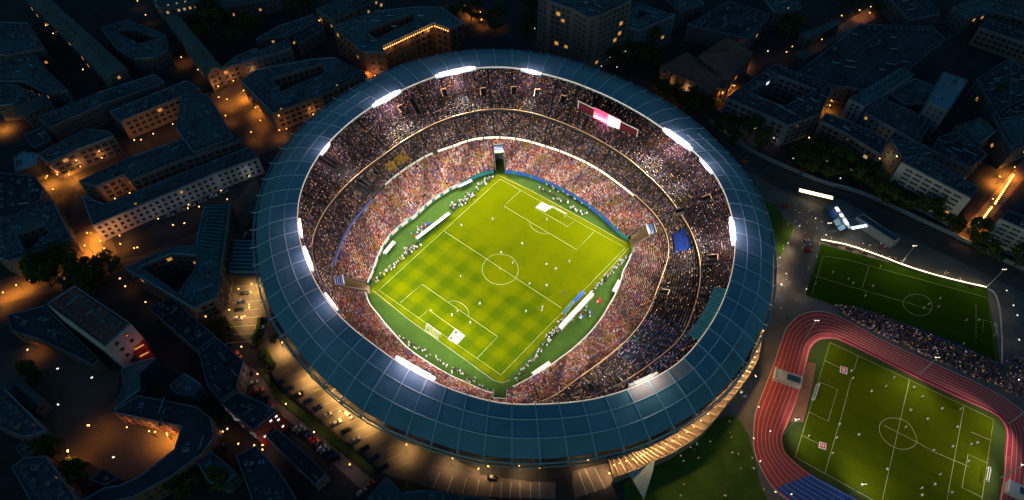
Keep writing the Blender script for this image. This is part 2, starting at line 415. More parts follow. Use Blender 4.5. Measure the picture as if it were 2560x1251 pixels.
for f in (.3, .64):
    mb = MB(); mb.tube([pt(INN[i % NT] + (OUT[i % NT]-INN[i % NT])*f, TH[i % NT], rz(f) + .14) for i in range(270, 780, 5)], .18, 'rib', 5); mb.build('purlin', roof)
rtube(INN, OUT, 0, 41.1, .2, 'rimemit').build('inner_rim', roof)
rtube(INN, OUT, 1.05, 33.0, .38, 'steel').build('edge_beam', roof)
rtube(INN, OUT, 1.07, 30.2, .3, 'steel').build('edge_beam', roof)
for b in range(NR):
    i = b*sub; mb = MB(); r = INN[i] + (OUT[i]-INN[i])*.8
    mb.tube([pt(r - 9, TH[i], 0), pt(r, TH[i], 35.4)], [.5, .3], 'steel', 6); mb.build('column', stad)
    mb = MB(); r2 = INN[i] + (OUT[i]-INN[i])*1.06; mb.tube([pt(r2, TH[i], 33), pt(r2 + .1, TH[i], 30.2), pt(r2 - 4, TH[i], 33.8)], .16, 'steel', 5); mb.build('outrigger', roof)
# raked outer wall under the stands, with slabs and a glazed foot
mb = MB(); FT = np.minimum(INN - 5, BACK - 14)
def fr_(z): return FT + (BACK + 1.5 - FT)*(z/37.0)
for z0, z1, m in ((0, 4.5, 'glass'), (4.5, 5.2, 'concrete'), (5.2, 12, 'glassblue'), (12, 12.7, 'concrete'), (12.7, 21, 'glassblue'), (21, 21.7, 'concrete'), (21.7, 37, 'steeldark')):
    A, B = fr_(z0), fr_(z1)
    for i in range(0, NT, 4):
        j = (i+4) % NT; mb.face([pt(A[i], TH[i], z0), pt(A[j], TH[j], z0), pt(B[j], TH[j], z1), pt(B[i], TH[i], z1)], m)
mb.build('facade', stad)
# flap along the notch in the roof
mb = MB(); t0, t1 = th_of(1812, 720, 41), th_of(1745, 850, 41)
for k in range(16):
    a, b = t0 + (t1-t0)*k/16, t0 + (t1-t0)*(k+.8)/16
    for x, y, dz in ((a, b, 0), (b, t0 + (t1-t0)*(k+1)/16, .25)):
        q = [pt(at(INN, x) - .2, x, 40.6+dz), pt(at(INN, y) - .2, y, 40.6+dz), pt(at(INN, y) - 5.2, y, 39.4+dz), pt(at(INN, x) - 5.2, x, 39.4+dz)]
        mb.face(q[::-1], 'teal')
mb.build('canopy_flap', roof)
# floodlight banks on the inner rim: (end a, end b, height of the bank, share of power)
BANKS = [((928,266),(998,227),3.0,1.2),((1088,193),(1190,176),3.0,1.3),((1302,181),(1353,187),2.2,.7),((1662,324),(1728,378),3.2,1.4),((1746,400),(1778,435),1.8,.5),((1830,548),(1836,616),3.0,1.0),((803,388),(830,362),1.8,.5),((751,548),(755,595),1.6,.5),((764,618),(789,676),2.2,.8),((815,732),(850,772),1.4,.5),((995,890),(1090,945),2.6,1.3),((1568,960),(1637,926),2.0,.35)]  # last entry is an unlit white canopy strip; its lamps are added
for a, b, h, pw in BANKS:
    ta, tb = th_of(*a, 41), th_of(*b, 41)
    d = (tb - ta + math.pi) % (2*math.pi) - math.pi; tm = ta + d/2; n = max(4, int(abs(d)*92/1.9)); mb = MB(); fr = MB()
    for k in range(n):
        x, y = ta + d*k/n, ta + d*(k+1)/n
        A, B = pt(at(INN, x) - 1.0, x, 40.6), pt(at(INN, y) - 1.0, y, 40.6)
        A2, B2 = A.lerp(B, .02), A.lerp(B, .98); hh = h*.42*(.7 if k in (0, n-1) else 1)
        mb.tube([A2 + Vector((0,0,h*.45)), A2.lerp(B2,.2) + Vector((0,0,h*.45)), A2.lerp(B2,.8) + Vector((0,0,h*.45)), B2 + Vector((0,0,h*.45))], [hh*.85, hh, hh, hh*.85], 'white' if pw == .35 else 'flood', 10); fr.bar(A - Vector((0,0,.3)), B - Vector((0,0,.3)), 1.0, .28, 'steel')
        fr.bar(A, pt(at(INN, x) + .6, x, 41), .2, .2, 'steel')
    bank = mb.build('floodlight', stad); fr.build('bracket', bank)
    src = pt(at(INN, tm) - 3, tm, 41)
    tgt = Vector((-6, 197, 0)) + (pt(30, tm + math.pi, 0) - C0) * .6
    light('pitch_light', src, 205000 * pw, (1, .95, .80), 3, bank, R(104), tgt, .8)
    if 1:
        for q in (.2, .5, .8): light('added_glow', pt(at(INN, ta+d*q) + .8, ta+d*q, 45.2), (620*pw if pw != .35 else 650), ((1, .56, .74) if pw != .35 else (1, .86, .74)), 2.4, bank)  # added lamps above the roof, imitating the bloom of the banks
    light('stand_light', src + Vector((0, 0, -1)), 6800 * pw, (1, .66, .72), 2, bank)
# press deck and warm lit promenade round the lower right of the stadium
def px_curve(l, z, n=8): return spl([P(x, y, z) for x, y in l], n)
oc = px_curve([(1905,835),(1892,899),(1865,949),(1820,1006),(1758,1080),(1687,1130),(1636,1154),(1598,1172),(1532,1196)], 7)
ic = px_curve([(1899,835),(1872,900),(1845,942),(1788,1000),(1716,1062),(1648,1106),(1600,1128),(1570,1140),(1521,1154)], 7)
n = len(oc); mb = MB()
u = lambda v, z: Vector((v.x, v.y, z))
for i in range(n - 1):
    mb.face([u(ic[i], 7), u(ic[i+1], 7), u(oc[i+1], 7), u(oc[i], 7)], 'stone')
    mb.face([u(oc[i], 0), u(oc[i], 7), u(oc[i+1], 7), u(oc[i+1], 0)], 'stone')
    mb.face([u(ic[i], 0), u(ic[i+1], 0), u(ic[i+1], 7), u(ic[i], 7)], 'concrete')
deck = mb.build('promenade_deck', stad)
mb = MB()
for i in range(n - 1): mb.bar(u(oc[i], 7), u(oc[i+1], 7), .4, 1.3, 'stone')
mb.build('parapet', deck)
for k in range(0, n, 2):
    mb = MB(); d = (u(oc[k],0) - u(ic[k],0)); mb.bar(u(ic[k], 7) + d*.02, u(oc[k], 7) - d*.04, .3, 2.4, 'stone'); mb.build('partition', deck)
    if k < n - 2:
        c = (ic[k+1] + oc[k+1]) / 2; mb = MB(); mb.box((c.x, c.y, 11.6), .4, .4, .2, 'lampO'); mb.bar(u(ic[k+1], 7), u(ic[k+1], 11.8) + Vector((.01,0,0)), .14, .14, 'steeldark'); mb.bar(u(ic[k+1], 11.85), u(c, 11.85), .12, .12, 'steeldark')
        lp = mb.build('deck_lamp', deck); light('warm_light', (c.x, c.y, 11.3), 1100 * (.55 + .45*math.sin(math.pi*k/n)), (1, .56, .2), .3, lp)
# ------------------------------------------------------------------ spectators of the stadium (one mass)
def crowd(name, pos, face, col, pmask, scale=1.0, phone='phone', pm2=None):
    """pos Nx3 feet, face N angle towards the field, col Nx3"""
    N = len(pos); rs = np.random.RandomState(5)
    tv = np.array([(-.2,-.24,.0),(.2,-.24,.0),(.2,.24,.0),(-.2,.24,.0),(-.13,-.27,.92),(.13,-.27,.92),(.13,.27,.92),(-.13,.27,.92),
                   (-.1,-.09,.95),(.12,-.09,.95),(.12,.09,.95),(-.1,.09,.95),(-.09,-.08,1.22),(.1,-.08,1.22),(.1,.08,1.22),(-.09,.08,1.22)]) * scale
    tf = [(0,1,5,4),(1,2,6,5),(2,3,7,6),(3,0,4,7),(4,5,6,7),(8,9,13,12),(9,10,14,13),(10,11,15,14),(11,8,12,15),(12,13,14,15)]
    ca, sa = np.cos(face)[:, None], np.sin(face)[:, None]; hs = rs.uniform(.85, 1.2, (N, 1))
    X = tv[None, :, 0]*ca - tv[None, :, 1]*sa + pos[:, 0:1]; Y = tv[None, :, 0]*sa + tv[None, :, 1]*ca + pos[:, 1:2]; ZZ = tv[None, :, 2]*hs + pos[:, 2:3]
    V = np.stack([X, Y, ZZ], -1).reshape(-1, 3); F = (np.array(tf)[None] + (np.arange(N)*16)[:, None, None]).reshape(-1, 4)
    skin = np.array([(.36,.2,.15)]) * rs.uniform(.3, 1.0, (N, 1)); hair = rs.rand(N) < .72; skin[hair] = np.array([.05,.035,.03])
    c = np.empty((N, 16, 4)); c[..., 3] = 1; c[:, :8, :3] = col[:, None]; c[:, 8:, :3] = skin[:, None]
    mi = np.zeros((N, 10), int)
    # a lit phone held up in front of the chest by some of them
    ph = np.where(pmask)[0]; n = len(ph); s = rs.uniform(.045, .12, (n, 1, 1))*scale
    base = pos[ph] + np.stack([np.cos(face[ph])*.32, np.sin(face[ph])*.32, np.full(n, 1.0*scale)], -1)
    cube = np.array([(-1,-1,0),(1,-1,0),(1,1,0),(-1,1,0),(-1,-1,1.4),(1,-1,1.4),(1,1,1.4),(-1,1,1.4)])
    V2 = (base[:, None] + cube[None]*s).reshape(-1, 3); cf = np.array([(0,1,5,4),(1,2,6,5),(2,3,7,6),(3,0,4,7),(4,5,6,7)])
    F2 = (cf[None] + (np.arange(n)*8)[:, None, None]).reshape(-1, 4) + len(V)
    V = np.r_[V, V2]; F = np.r_[F, F2]; C = np.r_[c.reshape(-1, 4), np.ones((n*8, 4))]
    orange = rs.rand(n) < .55; mi = np.r_[mi.reshape(-1), np.repeat(np.where(orange, 2, 1), 5)]
    me = bpy.data.meshes.new(name); me.vertices.add(len(V)); me.vertices.foreach_set('co', V.ravel())
    me.loops.add(len(F)*4); me.loops.foreach_set('vertex_index', F.ravel())
    me.polygons.add(len(F)); me.polygons.foreach_set('loop_start', np.arange(len(F))*4)
    me.materials.append(M['cloth']); me.materials.append(M['phone']); me.materials.append(M['phoneo'])
    me.polygons.foreach_set('material_index', mi); a = me.attributes.new('col', 'FLOAT_COLOR', 'POINT'); a.data.foreach_set('color', C.ravel())
    me.update(calc_edges=True); o = bpy.data.objects.new(name, me); COL.objects.link(o); return tag(o, kind='stuff')
rs = np.random.RandomState(3)
PAL = [np.array([(.66,.25,.20),(.80,.62,.60),(.56,.11,.10),(.72,.33,.11),(.36,.13,.15),(.42,.27,.45),(.9,.84,.82),(.10,.05,.06)]),  # clothing darkens from tier to tier: floodlight falling off is put into it
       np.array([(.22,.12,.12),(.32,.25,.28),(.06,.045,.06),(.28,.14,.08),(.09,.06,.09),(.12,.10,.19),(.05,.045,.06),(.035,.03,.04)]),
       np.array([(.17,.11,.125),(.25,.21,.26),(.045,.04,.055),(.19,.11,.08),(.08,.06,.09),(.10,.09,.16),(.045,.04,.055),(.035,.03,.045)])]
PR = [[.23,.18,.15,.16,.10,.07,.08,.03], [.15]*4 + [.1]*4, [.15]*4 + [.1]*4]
yel = th_of(985, 397, 20); emp = [(th_of(880, 450, 22), .055, 1), (th_of(915, 470, 19), .05, 1), (th_of(845, 418, 30), .035, 2), (th_of(1692, 615, 16), .07, 1)]
blue0, blue1 = th_of(1700, 815, 20), th_of(1590, 925, 20)
pos, face, col, pm = [], [], [], []
for ti, (name, a, b, z0, z1, rows) in enumerate(TIERS):
    aisles = np.arange(0, 2*math.pi, 2*math.pi/48)
    for k in range(rows):
        f = (k + .55)/rows; z = z0 + (z1-z0)*k/rows
        rr = a + (b-a)*f; step = .62 if ti == 0 else .66
        th = np.arange(0, 2*math.pi, step/rr.mean()); th = th + rs.uniform(-.002, .002, len(th))
        r = np.interp(th, TH, rr, period=2*math.pi) + rs.uniform(-.12, .12, len(th))
        keep = rs.rand(len(th)) < (.97, .88, .84)[ti]
        keep &= np.abs((th*48/(2*math.pi) + .5) % 1 - .5) * (2*math.pi/48) * r > (.22, .5, .6)[ti]
        if ti == 0: keep &= np.array([not in_tun(t, q, .5) for t, q in zip(th, r)])
        dth = lambda t: np.abs((th - t + math.pi) % (2*math.pi) - math.pi)
        for t, w, tt in emp:
            if tt == ti: keep &= ~((dth(t) < w) & (.15 < f < .9))
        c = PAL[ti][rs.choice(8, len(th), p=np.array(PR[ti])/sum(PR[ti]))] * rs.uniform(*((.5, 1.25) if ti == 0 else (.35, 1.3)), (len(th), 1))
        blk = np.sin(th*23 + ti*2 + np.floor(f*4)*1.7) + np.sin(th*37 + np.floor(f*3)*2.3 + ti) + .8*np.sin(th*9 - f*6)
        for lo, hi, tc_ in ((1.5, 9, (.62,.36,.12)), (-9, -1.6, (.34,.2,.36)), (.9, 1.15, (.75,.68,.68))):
            y = (blk > lo) & (blk < hi) & (rs.rand(len(th)) < .7); c[y] = np.array(tc_) * (1, .3, .22)[ti] * rs.uniform(.5, 1.2, (y.sum(), 1))  # patch colours carry the same painted falloff per tier
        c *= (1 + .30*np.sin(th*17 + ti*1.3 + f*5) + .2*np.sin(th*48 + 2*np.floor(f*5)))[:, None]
        pmk = rs.rand(len(th)) < (.01, .13, .17)[ti]
        if ti == 1:
            y = (dth(yel) < .09) & (.25 < f < .75); c[y] = np.array([.6, .36, .04]) * rs.uniform(.4, 1, (y.sum(), 1))
        if ti in (1, 2):
            td = (th + math.pi) % (2*math.pi) - math.pi; y = (td > blue1) & (td < blue0) & ((ti == 1) | (f < .25))
            keep &= ~(y & (rs.rand(len(th)) < .45)); c[y] = np.array([(.5,.2,.4),(.05,.07,.3),(.1,.3,.4),(.5,.5,.6)])[rs.choice(4, y.sum())]; pmk &= ~y
        pos.append(np.stack([C0.x + r*np.cos(th), C0.y + r*np.sin(th), np.full(len(th), z)], -1)[keep]); face.append((th + math.pi)[keep]); col.append(c[keep]); pm.append(pmk[keep])
pos, face, col, pm = map(np.concatenate, (pos, face, col, pm))
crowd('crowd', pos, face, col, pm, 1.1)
print('crowd', len(pos))
# ------------------------------------------------------------------ scoreboard, hung in front of the upper tier
sa, sb = P(1444, 275, 29), P(1592, 348, 29); sd = (sb - sa); sn = Vector((sd.y, -sd.x, 0)).normalized(); sw = sd.length
sn = sn if sn.dot(C0 - sa) > 0 else -sn
board = empty('scoreboard', (sa + sb) / 2, 'wide scoreboard with a glowing pink screen between two dark panels', 'scoreboard')
def spanel(x0, x1, z0, z1, m, off, name, parent, th=.3):
    A, B = sa + sd*x0 + sn*off, sa + sd*x1 + sn*off; A.z = B.z = 0; t = sn*th; b = MB()
    b.prism([A, B, B - t, A - t], z0, z1, m); return b.build(name, parent)
spanel(0, 1, 29, 35.6, 'steeldark', 0, 'housing', board, 1.0)
for x0, x1 in ((.012, .27), (.72, .988)): spanel(x0, x1, 29.5, 35.1, 'scroff', .06, 'side_panel', board)
fr = MB()
for x0, x1, z0, z1 in ((0, .275, 29, 29.5), (0, .275, 35.1, 35.6), (.715, 1, 29, 29.5), (.715, 1, 35.1, 35.6), (0, .012, 29.5, 35.1), (.988, 1, 29.5, 35.1)):
    A, B = sa + sd*x0 + sn*.3, sa + sd*x1 + sn*.3; fr.prism([u(A, 0), u(B, 0), u(B - sn*.28, 0), u(A - sn*.28, 0)], z0, z1, 'white')
fr.build('frame', board)
scr = spanel(.275, .715, 27.0, 36.2, 'scrpink', .35, 'screen', board)
for x0, x1, z0, z1, m in ((.275, .50, 33.6, 36.2, 'scrred'), (.33, .44, 34.6, 35.3, 'scrpink'), (.52, .60, 27.2, 36, 'scrwhite'), (.61, .635, 27.2, 36, 'scrwhite'), (.645, .705, 27.2, 36, 'scrwhite'), (.35, .48, 32.6, 33.1, 'scrred')):
    spanel(x0, x1, z0, z1, m, .38, 'screen_block', scr, .03)
for r_ in range(2):
    for k in range(9): spanel(.29 + k*.024, .305 + k*.024 + .005*(k % 2), 28.2 + r_*1.9, 29.5 + r_*1.9, 'scrwhite' if r_ else 'scrred', .38, 'screen_mark', scr, .03)
b = MB()
for x in (.02, .3, .5, .7, .98):
    A = sa + sd*x; b.bar(u(A - sn*.6, 34), u(A - sn*9, 37), .4, .5, 'steeldark'); b.bar(u(A - sn*.6, 29), u(A - sn*6, 31), .4, .5, 'steeldark')
b.build('support', board)
for x0, x1 in ((.0, .27), (.72, 1.0)):
    b = MB(); A, B = sa + sd*x0, sa + sd*x1; b.prism([u(A, 0), u(B, 0), u(B + sn*1.5 - sd*.03, 0), u((A+B)/2 + sn*3.2, 0), u(A + sn*1.5 + sd*.03, 0)], 27.2, 27.8, 'teal'); b.build('shelf', board)
light('screen_light', (sa + sb)/2 + sn*4 + Vector((0, 0, 2)), 1500, (1, .3, .5), 2, board)
# ------------------------------------------------------------------ main pitch
def homog(src, dst):
    A, B = [], []
    for (x, y), (X, Y) in zip(src, dst):
        A += [[x, y, 1, 0, 0, 0, -X*x, -X*y], [0, 0, 0, x, y, 1, -Y*x, -Y*y]]; B += [X, Y]
    h = np.append(np.linalg.solve(np.array(A), np.array(B)), 1).reshape(3, 3)
    def f(x, y):
        v = h @ (x, y, 1); return Vector((v[0]/v[2], v[1]/v[2], 0))
    return f
FP = homog([(0, 0), (1, 0), (1, 1), (0, 1)], [P(*q)[:2] for q in ((1250,448),(1563,620),(1252,938),(947,726))])
g = MB(); g.poly([ccw([pt(FLD[i] - .05, TH[i]) for i in range(0, NT, 4)])], Z(2), 'apron'); structure('field_apron', g)
def grass_mat(name, base, dark, nu, nv, check):
    m = bpy.data.materials.new(name); m.use_nodes = True; nt = m.node_tree; N = nt.nodes.new; L = nt.links.new
    b = nt.nodes['Principled BSDF']; b.inputs['Roughness'].default_value = .9; b.inputs['Specular IOR Level'].default_value = 0
    uv = N('ShaderNodeUVMap'); sep = N('ShaderNodeSeparateXYZ'); L(uv.outputs[0], sep.inputs[0])
    def math_(op, a, b_=None):
        n = N('ShaderNodeMath'); n.operation = op
        for i, v in enumerate((a, b_)):
            if v is None: continue
            if isinstance(v, (int, float)): n.inputs[i].default_value = v
            else: L(v, n.inputs[i])
        return n.outputs[0]
    def stripe(c, n):
        s = math_('SINE', math_('MULTIPLY', c, n*math.pi*2)); r = N('ShaderNodeMapRange'); L(s, r.inputs[0]); r.inputs[1].default_value = -.6; r.inputs[2].default_value = .6; return r.outputs[0]
    su, sv = stripe(sep.outputs[0], nu), stripe(sep.outputs[1], nv)
    tc = N('ShaderNodeTexCoord'); nz = N('ShaderNodeTexNoise'); nz.inputs['Scale'].default_value = .045; nz.inputs['Detail'].default_value = 5; L(tc.outputs['Object'], nz.inputs['Vector'])
    n2 = N('ShaderNodeTexNoise'); n2.inputs['Scale'].default_value = .6; n2.inputs['Detail'].default_value = 8; L(tc.outputs['Object'], n2.inputs['Vector'])
    # the mown check is freshly cut in one half of the pitch and fades in the other
    reg = N('ShaderNodeMapRange'); L(math_('ADD', sep.outputs[1], math_('MULTIPLY', math_('SUBTRACT', nz.outputs[0], .5), .7)), reg.inputs[0])
    reg.inputs[1].default_value = .42; reg.inputs[2].default_value = .62
    chk = math_('MULTIPLY', math_('ADD', su, sv), .5)
    k = math_('MULTIPLY', chk, math_('ADD', math_('MULTIPLY', reg.outputs[0], check), .12))
    k = math_('ADD', k, math_('MULTIPLY', math_('SUBTRACT', nz.outputs[0], .42), 1.1)); k = math_('ADD', k, math_('MULTIPLY', math_('SUBTRACT', n2.outputs[0], .5), .5))
    mx = N('ShaderNodeMix'); mx.data_type = 'RGBA'; L(k, mx.inputs[0]); mx.inputs[6].default_value = (*base, 1); mx.inputs[7].default_value = (*dark, 1)
    L(mx.outputs[2], b.inputs['Base Color']); M[name] = m
grass_mat('turf', (.132, .155, .001), (.062, .105, .002), 7.5, 8.5, .85)
grass_mat('turf2', (.060, .082, .002), (.030, .060, .003), .01, 7, .35)
grass_mat('turf3', (.036, .085, .003), (.022, .056, .003), .01, 6, .3)
def turf(name, f, u0, u1, v0, v1, m, k, n=12):
    b = MB(); uvs = []
    for i in range(n):
        for j in range(n):
            q = [(u0+(u1-u0)*(i+a)/n, v0+(v1-v0)*(j+c)/n) for a, c in ((0,0),(1,0),(1,1),(0,1))]
            w_ = [f(*p) for p in q]
            if (w_[1]-w_[0]).cross(w_[2]-w_[0]).z < 0: q.reverse(); w_.reverse()
            b.face([(p.x, p.y, Z(k)) for p in w_], m); uvs += q
    o = structure(name, b); l = o.data.uv_layers.new(name='UVMap')
    for i, q in enumerate(uvs): l.data[i].uv = q
    return o
turf('pitch', FP, -.045, 1.04, -.035, 1.035, 'turf', 3)
mk_ = MB()
def px_line(b, l, w=.16, k=4, m='chalk', closed=False, n=0):
    q = pp(l); q = spl(q, n, closed) if n else q
    b.strip(q, w, Z(k), m, closed)
for l in ([(1250,448),(1563,620),(1252,938),(947,726),(1250,448)], [(1108,577),(1403,770)], [(1301,477),(1260,516),(1442,625),(1484,580)],
          [(1353,506),(1336,519),(1419,567),(1435,553)], [(1000,758),(1055,711),(1244,842),(1192,897)], [(1048,795),(1072,775),(1162,840),(1142,862)]):
    px_line(mk_, l)
px_line(mk_, [(1205,674),(1212,654),(1228,640),(1250,636),(1274,641),(1290,656),(1296,674),(1290,694),(1274,707),(1250,712),(1228,707),(1212,693)], closed=True, n=4)
px_line(mk_, [(1324,556),(1327,566),(1338,577),(1354,584),(1370,584)], n=4); px_line(mk_, [(1120,755),(1138,753),(1158,762),(1170,776),(1172,791)], n=4)
for l in ([(1245,438),(1330,478),(1480,560),(1564,608)], [(932,726),(1020,798),(1130,876),(1232,950),(1255,958),(1275,950)], [(1572,620),(1500,700)]): px_line(mk_, l, .25, 4, 'chalkdim')
for q in ((1250,673),(1078,776)): c = P(*q); mk_.prism([pt_ for pt_ in [(c.x+.4*math.cos(a), c.y+.4*math.sin(a)) for a in np.arange(0, 6.28, .8)]], Z(4), Z(5), 'chalk')
structure('pitch_markings', mk_)
# white mats with lettering blocks beside the goals
def ground_mat(px, label, marks=()):
    b = MB(); b.prism(pp(px), .01, .05, 'white'); f = homog([(0,0),(1,0),(1,1),(0,1)], [P(*q)[:2] for q in px])
    e = tag(b.build('ground_mat'), label, 'ground mat')
    for x0, x1, y0, y1 in marks:
        b = MB(); b.prism([f(x0,y0), f(x1,y0), f(x1,y1), f(x0,y1)], .055, .065, 'turf2'); b.build('mat_mark', e)
ground_mat([(1340,519),(1355,506),(1380,518),(1363,530)], 'plain white mat on the grass beside the upper goal of the main pitch')
ground_mat([(1119,848),(1139,822),(1162,840),(1143,861)], 'white mat with dark cut-out marks beside the lower goal of the main pitch', ((.1,.3,.08,.28),(.42,.62,.12,.2),(.7,.9,.1,.3),(.2,.42,.45,.55),(.55,.66,.4,.6),(.12,.25,.68,.8)))
def goal(a, b, back, label, h=2.6, z=0):
    A, B = P(*a), P(*b); d = Vector(back) if not isinstance(back[0], (int,)) or len(back) == 3 else P(*back) - A
    root = empty('football_goal', (A + B)/2, label, 'goal'); H = Vector((0, 0, h))
    m = MB(); m.tube([A, A + H, B + H, B], .13, 'white', 6); m.build('goal_frame', root)
    m = MB(); m.tube([A + H, A + H + d*.35, A + d, B + d, B + H + d*.35, B + H], .06, 'white', 5); m.build('net_support', root)
    m = MB()
    for k in range(11):
        t = k/10; p = A.lerp(B, t); m.tube([p + H, p + H + d*.35, p + d + Vector((0,0,.05))], .025, 'white', 3)
    for k in range(5):
        t = k/4; o = d*.35 + (d*.65)*t + H*(1-t)
        m.tube([A + o, B + o], .025, 'white', 3); m.tube([A + d*.5*t + H*(1-t*.9), A + d*(.35+.65*t) + Vector((0,0,.1))], .025, 'white', 3)
    m.build('net', root)
goal((1377,524), (1412,543), (7, 8.5, 0) if 0 else tuple(P(1384,517)-P(1377,524)), 'white football goal at the upper end of the main pitch', 2.6)
goal((1070,818), (1103,842), tuple(P(1062,825)-P(1070,818)), 'white football goal with net at the lower end of the main pitch', 3.0)
# ------------------------------------------------------------------ people
def person_mesh(name, shirt, short, pose):
    me = bpy.data.meshes.new(name); bm = bmesh.new(); s = pose
    J = [(0,0,.95,.16,.12), (0,0,1.15,.16,.11), (0,0,1.38,.19,.11), (0,0,1.52,.06,.06), (0,.01,1.66,.105,.115), (0,.01,1.76,.08,.09),
         (-.22,0,1.42,.07,.06), (-.28,.05+.1*s,1.15,.05,.05), (-.26,.2*s+.1,.92,.04,.04), (.22,0,1.42,.07,.06), (.28,-.05-.1*s,1.15,.05,.05), (.26,-.1*s+.08,.92,.04,.04),
         (-.1,0,.86,.1,.1), (-.11,.22*s,.5,.075,.075), (-.11,.1*s,.08,.05,.05), (-.11,.1*s+.14,.04,.05,.04), (.1,0,.86,.1,.1), (.11,-.18*s,.5,.075,.075), (.11,-.36*s,.1,.05,.05), (.11,-.36*s+.14,.05,.05,.04)]
    E = [(0,1),(1,2),(2,3),(3,4),(4,5),(2,6),(6,7),(7,8),(2,9),(9,10),(10,11),(0,12),(12,13),(13,14),(14,15),(0,16),(16,17),(17,18),(18,19)]
    vs = [bm.verts.new(j[:3]) for j in J]
    for a, b in E: bm.edges.new((vs[a], vs[b]))
    bm.to_mesh(me); bm.free(); o = bpy.data.objects.new(name, me); COL.objects.link(o)
    sk = o.modifiers.new('Skin', 'SKIN')
    if not me.skin_vertices: me.attributes.new('x', 'FLOAT', 'POINT'); bm = bmesh.new(); bm.from_mesh(me); bm.verts.layers.skin.verify(); bm.to_mesh(me); bm.free()
    for v, j in zip(me.skin_vertices[0].data, J): v.radius = j[3:]
    me.skin_vertices[0].data[0].use_root = True
    dg = bpy.context.evaluated_depsgraph_get(); out = bpy.data.meshes.new_from_object(o.evaluated_get(dg)); bpy.data.objects.remove(o)
    out.materials.clear()
    for m in ('skin', shirt, short): out.materials.append(M[m])
    for f in out.polygons:
        z = f.center.z; x = abs(f.center.x); f.material_index = 1 if .98 < z < 1.5 and not (x > .24 and z < 1.1) else (2 if (.5 < z <= .98 and x < .24) or z < .1 else 0)
        f.use_smooth = True
    return out
PM = {}
for i, (a, b) in enumerate((('white','white'),('white','dark'),('dark','dark'),('red','dark'),('yellow','dark'),('blue','white'),('orange','dark'))):
    PM[a + '_' + b] = [person_mesh('person', 'shirt_' + a, 'shirt_' + b, s) for s in (.0, 1.0)]
HAIR = MB(); HAIR.tube([(0,-.02,1.72),(0,-.03,1.80),(0,-.02,1.86)], [.115,.10,.03], 'black', 8); HAIR = HAIR.mesh('hair')
def person(x, y, kind, label, group, z=0., rot=None, run=None, s=1.12):
    o = bpy.data.objects.new('person', PM[kind][int(rnd.random() < .5) if run is None else run]); COL.objects.link(o)
    o.location = P(x, y, z); o.location.z = z + .012; o.rotation_euler = (0, 0, rnd.uniform(0, 6.28) if rot is None else rot); o.scale = (s, s, s)
    h = bpy.data.objects.new('hair', HAIR); COL.objects.link(h); h.parent = o
    return tag(o, label, 'person', group)
for x, y in ((1154,566),(1232,551),(1367,552),(1305,612),(1253,635),(1282,660),(1366,664),(1389,675),(1423,657),(1152,694),(1324,712),(1366,717),(1200,762),(1315,781),(1356,770),(1355,778),(1130,790),(1144,781),(1176,810)):
    person(x, y, 'white_white', 'footballer in a white kit out on the main pitch', 'footballers on the main pitch', run=1, s=1.35)
for x, y in ((1404,735),(1411,738)): person(x, y, 'dark_dark', 'dark dressed referee near the right touchline of the main pitch', 'dark dressed officials on the pitch', s=1.35)
XTRA = []
def cluster(a, b, w, n, kinds, label, group):
    for k in range(n):
        t = (k + rnd.random()*.9)/n; x = a[0]+(b[0]-a[0])*t; y = a[1]+(b[1]-a[1])*t
        x += rnd.gauss(0, w*.5); y += rnd.gauss(0, w*.5)
        if k % 2 == 0: person(x, y, rnd.choice(kinds), label, group, s=1.25)
        for _ in range(2 if k % 2 else 1): XTRA.append((x + rnd.gauss(0, w*.4), y + rnd.gauss(0, w*.4), rnd.choice(kinds)))
WD = ['white_dark','dark_dark','white_white','dark_dark','white_dark']
cluster((1126,524),(1184,484),7,26,WD+['yellow_dark'],'bystander in a dense group beside the upper left touchline','people by the upper left touchline')
cluster((1190,474),(1232,440),4,12,WD,'bystander in the file towards the top corner of the field','people by the top corner')
cluster((1008,640),(1046,612),8,22,WD,'bystander in the bunch left of the long white bench','people left of the white bench')
cluster((934,706),(1008,646),4,22,['white_dark','yellow_dark','dark_dark'],'bystander in the thin row beside the lower left touchline','people by the lower left touchline')
cluster((1370,850),(1404,806),8,22,['white_white','white_dark','dark_dark'],'bystander in the bunch below the long white bench on the right','people below the right bench')
cluster((1288,952),(1366,858),5,24,WD,'bystander in the row beside the lower right touchline','people by the lower right touchline')
cluster((1478,732),(1572,640),4,32,['white_dark','white_white','dark_dark'],'bystander in the row beside the right touchline','people by the right touchline')
cluster((1345,468),(1468,540),4,22,['dark_dark','white_dark'],'bystander in the near row behind the upper goal','people behind the upper goal')
cluster((1365,462),(1490,528),3,14,['white_dark','dark_dark'],'bystander in the far row behind the upper goal','people far behind the upper goal')
cluster((985,838),(1230,982),5,34,WD,'bystander in the strung out row behind the lower goal','people behind the lower goal')
cluster((1035,590),(1062,562),10,10,['white_white','red_dark','blue_white'],'bystander on the left grass verge away from the touchline','people on the left verge')
cluster((1420,800),(1470,780),12,10,['white_white','blue_white','red_dark'],'bystander on the right grass verge away from the touchline','people on the right verge')
pos = np.array([P(x, y, 0) for x, y, k in XTRA]); pos[:, 2] = .013
crowd('crowd', pos, rs.uniform(0, 6.28, len(pos)), np.array([dict(w=(.75,.75,.75), d=(.04,.04,.05), y=(.6,.5,.06), r=(.5,.05,.04), b=(.05,.12,.5)).get(k[0], (.3,.3,.3)) for x, y, k in XTRA]), np.zeros(len(pos), bool), 1.25)
